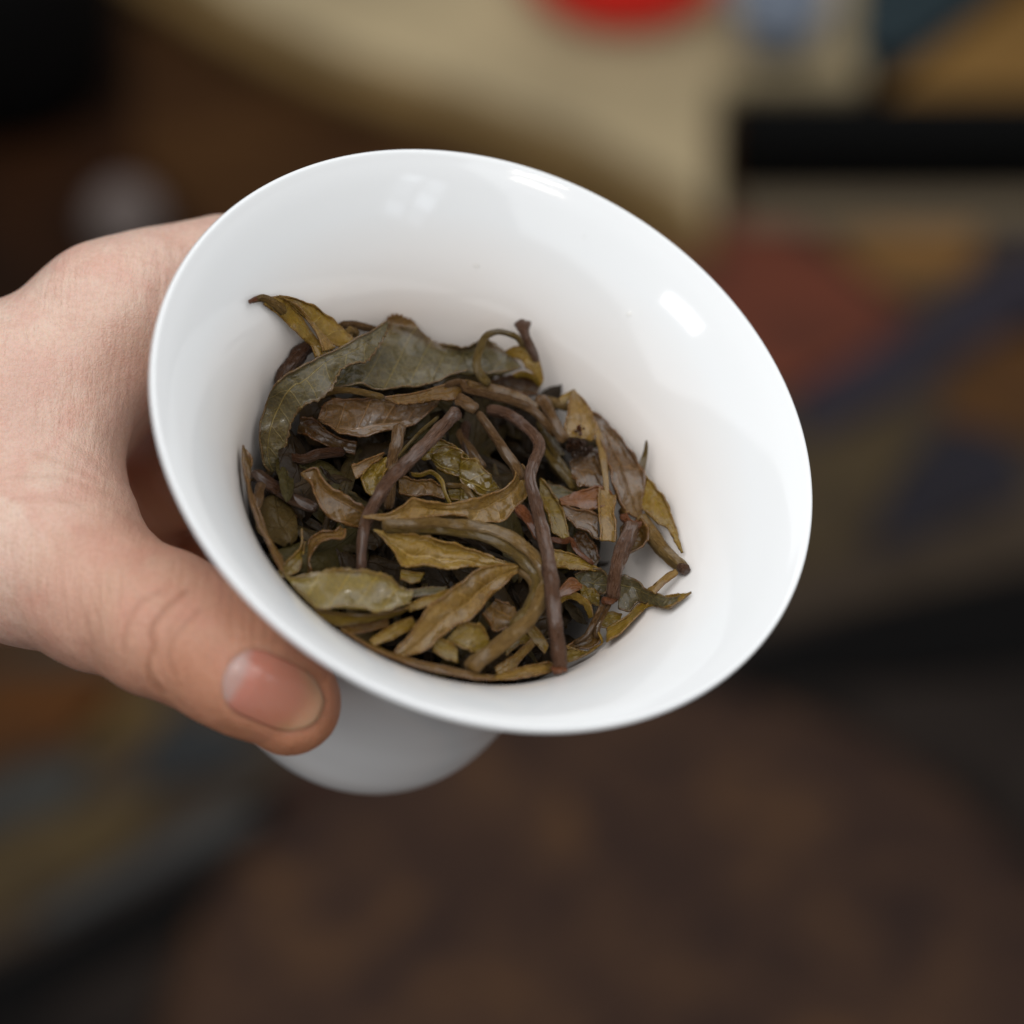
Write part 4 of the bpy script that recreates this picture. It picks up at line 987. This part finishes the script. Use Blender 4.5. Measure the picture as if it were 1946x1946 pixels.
TL(blade('tea_leaf', 'dark', [(4,960,440,19),(4,1060,520,18.5),(4,1130,640,18)], [(4,900,520,19.5),(4,980,620,19),(4,1080,740,18.5)], wr=0.5), 'dark brown leaf below the torn copper leaf')

# bed of leaves beneath, too tangled to count
vs, fs, uvs = [], [], []
tmp = LM['dark']
tone = []
for k in range(520):
    top = k < 150
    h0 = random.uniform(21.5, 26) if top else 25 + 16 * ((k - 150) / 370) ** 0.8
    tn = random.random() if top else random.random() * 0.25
    R = rin(h0) - 3.2
    a0 = random.uniform(0, 2 * math.pi); rr = R * math.sqrt(random.random()) * 0.98
    base = CC + h0 * NAX + rr * (math.cos(a0) * UU + math.sin(a0) * VV)
    ang = random.uniform(0, 2 * math.pi)
    t1 = math.cos(ang) * UU + math.sin(ang) * VV + NAX * random.uniform(-0.45, 0.45)
    t1 /= np.linalg.norm(t1)
    t2 = np.cross(NAX, t1); t2 = t2 / np.linalg.norm(t2) + NAX * random.uniform(-0.5, 0.5)
    L, wd = random.uniform(8, 17), random.choice((0.9, 1.3, 2.4, 4.0, 5.5)) if top else random.uniform(1.0, 4.2)
    n_, m_ = 12, 5
    b0 = len(vs)
    cv = random.uniform(-0.06, 0.06)
    for i in range(n_):
        s = i / (n_ - 1) - 0.5
        for j in range(m_):
            q = j / (m_ - 1) - 0.5
            wloc = wd * math.sqrt(max(0.02, 1 - (2 * s) ** 2))
            p = base + t1 * s * L + t2 * (q * wloc + cv * (s * L) ** 2 * 0.6) - NAX * (0.9 * wd * (0.25 - q * q) * random.choice((1, 1)) + mnoise.noise(Vector((s * 4, q * 2, k))) * 1.2)
            qq = p - CC; hh = qq @ NAX; rad = qq - hh * NAX; rl = np.linalg.norm(rad)
            hh = max(hh, 19.5 if top else 22.5)
            mx = rin(hh) - 0.7
            if rl > mx: rad *= mx / rl
            vs.append(CC + hh * NAX + rad)
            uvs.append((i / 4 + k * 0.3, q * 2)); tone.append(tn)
    for i in range(n_ - 1):
        for j in range(m_ - 1):
            fs.append((b0+i*m_+j, b0+i*m_+j+1, b0+(i+1)*m_+j+1, b0+(i+1)*m_+j))
nb_ = LM['bed'].node_tree
bs_ = nb_.nodes['Principled BSDF']
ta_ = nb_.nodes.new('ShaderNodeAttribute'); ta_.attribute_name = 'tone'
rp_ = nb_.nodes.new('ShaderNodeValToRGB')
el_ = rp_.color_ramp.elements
el_[0].position = 0.0; el_[0].color = (0.016, 0.009, 0.004, 1)  # shade of the voids put into near-black leaf colours
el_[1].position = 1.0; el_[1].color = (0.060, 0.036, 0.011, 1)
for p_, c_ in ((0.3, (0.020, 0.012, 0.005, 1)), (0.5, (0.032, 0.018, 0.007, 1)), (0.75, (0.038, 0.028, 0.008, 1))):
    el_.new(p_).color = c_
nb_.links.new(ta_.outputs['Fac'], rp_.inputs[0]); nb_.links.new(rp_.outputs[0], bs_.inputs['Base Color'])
bs_.inputs['Specular IOR Level'].default_value = 0.12
for l_ in list(bs_.inputs['Coat Weight'].links): nb_.links.remove(l_)
bs_.inputs['Coat Weight'].default_value = 0.0
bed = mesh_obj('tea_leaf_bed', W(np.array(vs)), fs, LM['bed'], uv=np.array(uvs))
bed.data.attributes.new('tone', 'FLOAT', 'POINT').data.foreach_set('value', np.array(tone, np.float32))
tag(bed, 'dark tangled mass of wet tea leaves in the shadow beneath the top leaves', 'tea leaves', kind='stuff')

# ------------------------------------------------------------------ background: table and what stands on it (all far out of focus)
def slab(name, poly, z0, z1, mat, parent=None, bevel=0.003, at=None):
    """A flat-topped solid standing on the table; poly = its outline on the table."""
    zz = z1 if at is None else at
    P = np.array([table_pt(x, y, zz)[:2] for x, y in poly])
    n = len(P)
    z0, z1 = z0 * SB, z1 * SB
    v = [(x, y, z0) for x, y in P] + [(x, y, z1) for x, y in P]
    f = [tuple(range(n, 2 * n)), tuple(range(n - 1, -1, -1))] + [(i, (i+1) % n, (i+1) % n + n, i + n) for i in range(n)]
    o = mesh_obj(name, v, f, mat, parent=parent, smooth=False)
    if bevel:
        b = o.modifiers.new('bevel', 'BEVEL'); b.width = bevel * SB; b.segments = 2
    return o
def turned(name, x, y, prof, mat, seg=64, parent=None, org=None):
    v, f = [], []
    for r, z in [(r * SB, z * SB) for r, z in prof]:
        for j in range(seg):
            a = 2 * math.pi * j / seg
            v.append((x + r * math.cos(a), y + r * math.sin(a), z))
    for i in range(len(prof) - 1):
        for j in range(seg):
            k = (j + 1) % seg
            f.append((i*seg+j, i*seg+k, (i+1)*seg+k, (i+1)*seg+j))
    return mesh_obj(name, v, f, mat, parent=parent)

t = NT('table_wood')
oc = t.n('ShaderNodeTexCoord').outputs['Object']
mp = t.n('ShaderNodeMapping'); mp.inputs['Scale'].default_value = (1, 5, 1); mp.inputs['Rotation'].default_value = (0, 0, 0.5)
t.l(oc, mp.inputs['Vector'])
gr = t.n('ShaderNodeTexNoise', _Scale=9, _Detail=6, _Distortion=1.2); t.l(mp.outputs[0], gr.inputs['Vector'])
c0 = t.ramp(gr.outputs[0], [(0.3, srgb(52, 32, 13)), (0.55, srgb(74, 50, 24)), (0.75, srgb(88, 62, 32))])
c0 = t.mix(t.ramp(t.noise(3.5, 2, oc), [(0.42, 0.0), (0.62, 0.75)]), c0, srgb(48, 26, 9))
t.l(t.mix(1.0, c0, (0.72, 0.62, 0.50), 'MULTIPLY'), t.b.inputs['Base Color']); t.b.inputs['Roughness'].default_value = 0.7; t.b.inputs['Specular IOR Level'].default_value = 0.1
WOOD = t.m
tb = mesh_obj('table', [(-2.6, -2.0, -0.04), (2.6, -2.0, -0.04), (2.6, 3.4, -0.04), (-2.6, 3.4, -0.04), (-2.6, -2.0, 0), (2.6, -2.0, 0), (2.6, 3.4, 0), (-2.6, 3.4, 0)],
              [(3, 2, 1, 0), (4, 5, 6, 7), (0, 1, 5, 4), (1, 2, 6, 5), (2, 3, 7, 6), (3, 0, 4, 7)], WOOD, smooth=False)
tag(tb, 'brown wooden table far out of focus behind the bowl', 'table')

bgm = {}
BGK = 0.80
def B(key, rgb, **kw):
    kw.setdefault('spec', 0.08); kw.setdefault('rough', 0.8)
    return plain(key, tuple(c * BGK for c in srgb(*rgb)), **kw)

# patterned cloth running across the table
cl = empty('patterned_cloth', tuple(table_pt(1600, 800)))
tag(cl, 'blurred multicoloured cloth running diagonally across the table behind the bowl', 'cloth')
slab('cloth_ground', [(-700, 1390), (-700, 2300), (0, 1830), (700, 1530), (1250, 1330), (2000, 1090), (2700, 860), (2700, 330), (1300, 400), (700, 1000), (0, 1240)], 0.0, 0.002, B('cloth_slate', (72, 60, 48), var=0.4), parent=cl, bevel=0)
PATCH = [
 ('patch_red', (118, 62, 44), [(1210, 520), (1330, 425), (1480, 400), (1620, 520), (1740, 600), (1600, 700), (1520, 745), (1400, 720)]),
 ('patch_orange', (140, 100, 54), [(1560, 435), (1860, 435), (1850, 510), (1740, 560), (1650, 520)]),
 ('patch_slate', (54, 50, 58), [(1500, 745), (1700, 640), (1900, 480), (2100, 430), (2100, 620), (1900, 640), (1700, 760), (1530, 830)]),
 ('patch_brown', (92, 60, 30), [(1780, 790), (1820, 680), (1960, 600), (2200, 640), (2200, 900), (1960, 840)]),
 ('patch_olive', (82, 68, 46), [(1400, 860), (1560, 850), (1720, 770), (1760, 820), (1680, 960), (1600, 1050), (1400, 1100)]),
 ('patch_dark', (44, 42, 48), [(1700, 900), (1800, 800), (1920, 830), (1960, 930), (1800, 1000), (1650, 1050)]),
 ('patch_rust', (92, 54, 22), [(-200, 1290), (250, 1270), (200, 1370), (90, 1420), (-200, 1480)]),
 ('patch_gold', (98, 76, 42), [(150, 1370), (240, 1310), (330, 1330), (290, 1400), (160, 1450)]),
 ('patch_blue', (52, 54, 54), [(270, 1420), (340, 1350), (520, 1400), (420, 1470), (270, 1500)]),
 ('patch_grey', (66, 66, 62), [(-100, 1530), (60, 1460), (180, 1440), (120, 1540), (-100, 1620)]),
 ('patch_moss', (84, 68, 42), [(-200, 1640), (160, 1530), (330, 1480), (250, 1600), (60, 1720), (-200, 1800)]),
 ('patch_grey', (70, 70, 68), [(60, 1740), (300, 1600), (500, 1490), (560, 1500), (430, 1600), (100, 1780)]),
 ('patch_plum', (58, 34, 30), [(440, 1540), (620, 1430), (720, 1440), (600, 1540)]),
]
for nm, rgb, poly in PATCH:
    rgb = tuple(c * 0.97 + g * 0.03 for c, g in zip(rgb, (70, 60, 50)))
    o = slab('patch', poly, 0.0022, 0.0042, B(nm, rgb, var=0.5, scale=22, col2=tuple(BGK * c for c in srgb(*[c * 0.62 + g for c, g in zip(rgb, (14, 12, 12))]))), parent=cl, bevel=0)

# black tray in front, with a round mottled slab on it
BLK = B('black_lacquer', (46, 38, 33), col2=tuple(c for c in srgb(9, 8, 8)), scale=9)
tr = slab('black_tray', [(-900, 2330), (0, 1800), (600, 1500), (1100, 1280), (1400, 1190), (1946, 1070), (2900, 800), (2900, 3300), (-900, 3300)], 0.0, 0.012, BLK)
BAND = B('tray_edge_black', (12, 10, 9), var=0.2)
slab('tray_edge', [(-500, 2110), (0, 1835), (560, 1548), (1000, 1370), (1000, 1440), (560, 1650), (0, 1950), (-500, 2240)], 0.0118, 0.0150, BAND, parent=tr)
slab('tray_edge', [(1380, 1240), (1640, 1150), (2300, 1010), (2300, 1230), (1700, 1290), (1420, 1300)], 0.0118, 0.0150, BAND, parent=tr)
tag(tr, 'black flat tray filling the lower part behind the bowl', 'tray')
t = NT('mottled_brown')
oc = t.n('ShaderNodeTexCoord').outputs['Object']
c0 = t.ramp(t.noise(26, 4, oc, dist=0.8), [(0.30, srgb(42, 36, 36)), (0.45, srgb(56, 45, 40)), (0.60, srgb(68, 54, 44)), (0.72, srgb(86, 66, 46))])
t.l(t.mix(1.0, c0, (0.98, 0.82, 0.72), 'MULTIPLY'), t.b.inputs['Base Color']); t.b.inputs['Roughness'].default_value = 0.8; t.b.inputs['Specular IOR Level'].default_value = 0.05
t.l(t.bump(t.noise(60, 4, oc), 0.004, 0.8), t.b.inputs['Normal'])
c3 = table_pt(1215, 2010, 0.03)
rim_ = 0.135
prof = [(0.0001, 0.034), (0.05, 0.034), (0.10, 0.033), (0.125, 0.031), (0.145, 0.026), (0.155, 0.019), (0.152, 0.013), (0.14, 0.0122)]
tk = turned('tea_cake', c3[0], c3[1], prof, t.m)
tag(tk, 'large round mottled dark brown tea cake lying on the black tray, blurred', 'tea cake')

# pale board, red lid, pots and the long black box
o = slab('pale_board', [(250, -140), (470, 5), (655, 92), (900, 168), (1117, 252), (1290, 350), (1352, 420), (1362, 150), (1640, 150), (1640, -260), (500, -500)], 0.0, 0.02, B('pale_wood', (198, 177, 138), var=0.30, scale=9))
tag(o, 'pale beige wooden board at the top behind the bowl, blurred', 'board')
slab('board_edge', [(60, -140), (420, 70), (590, 150), (850, 240), (1070, 335), (1230, 420), (1352, 490), (1356, 415), (1290, 348), (1117, 248), (900, 164), (655, 88), (470, 0), (250, -140)], 0.0, 0.011, B('board_edge_wood', (136, 108, 66), var=0.35, scale=14), parent=o)
rp = table_pt(1185, -75, 0.03)
o = turned('red_lid', rp[0], rp[1], [(0.0001, 0.046), (0.025, 0.045), (0.041, 0.041), (0.046, 0.035), (0.045, 0.028), (0.038, 0.0215), (0.0001, 0.0212)], B('red_lacquer', (208, 40, 30), var=0.1))
tag(o, 'bright red round lid on the pale board at the top edge', 'lid')
gp = table_pt(1480, 50, 0.03)
o = turned('grey_cup', gp[0], gp[1], [(0.0001, 0.030), (0.015, 0.030), (0.019, 0.046), (0.021, 0.050), (0.022, 0.049), (0.015, 0.021), (0.0001, 0.0205)], B('blue_grey_glaze', (138, 146, 158), var=0.1))
tag(o, 'small blue-grey cup right of the red lid, blurred', 'cup')
o = slab('teal_cloth', [(1640, -200), (1620, 90), (1700, 110), (1800, 60), (1900, -40), (1900, -200)], 0.021, 0.024, B('dark_teal', (48, 60, 64), var=0.2))
tag(o, 'dark teal folded cloth at the top right, blurred', 'cloth')
o = slab('tan_box', [(1660, 190), (1740, 120), (1960, -40), (2300, -60), (2300, 240), (1660, 240)], 0.0, 0.03, B('tan_card', (132, 98, 52), var=0.2))
tag(o, 'tan box at the upper right corner, blurred', 'box')
bb = slab('black_box', [(1385, 190), (1390, 172), (2400, 172), (2400, 262), (1412, 262)], 0.0, 0.036, B('black_plastic', (9, 9, 8), var=0.1))
tag(bb, 'long low black box standing right of the pale board', 'box')
gb = slab('grey_strip', [(1392, 368), (2400, 368), (2400, 425), (1400, 425)], 0.0043, 0.0075, B('grey_strip', (116, 102, 82), var=0.15))
tag(gb, 'grey flat strip in front of the long black box', 'strip')

# dim things at the upper left
jp = table_pt(60, 150, 0.02)
o = turned('black_jar', jp[0] - 0.02, jp[1] + 0.03, [(0.0001, 0.10), (0.035, 0.10), (0.04, 0.095), (0.05, 0.08), (0.052, 0.03), (0.045, 0.002), (0.0001, 0.002)], B('black_glaze', (12, 10, 9)))
tag(o, 'black jar in the dark upper left corner, blurred', 'jar')
wp = table_pt(235, 400, 0.02)
o = turned('grey_bead', wp[0], wp[1], [(0.0001, 0.030), (0.008, 0.029), (0.0135, 0.023), (0.016, 0.015), (0.0135, 0.006), (0.008, 0.003), (0.0001, 0.0025)], B('warm_grey_stone', (118, 106, 100), var=0.1))
tag(o, 'small round grey stone left of the bowl above the hand', 'stone')
o = slab('dark_board', [(-500, 430), (-500, -600), (240, -600), (255, 300), (420, 470), (520, 520), (300, 720), (-500, 900)], 0.0, 0.002, B('dark_board', (26, 16, 9), var=0.5, col2=srgb(46, 24, 8), scale=10), bevel=0)
tag(o, 'very dark brown board on the table at the upper left', 'board')
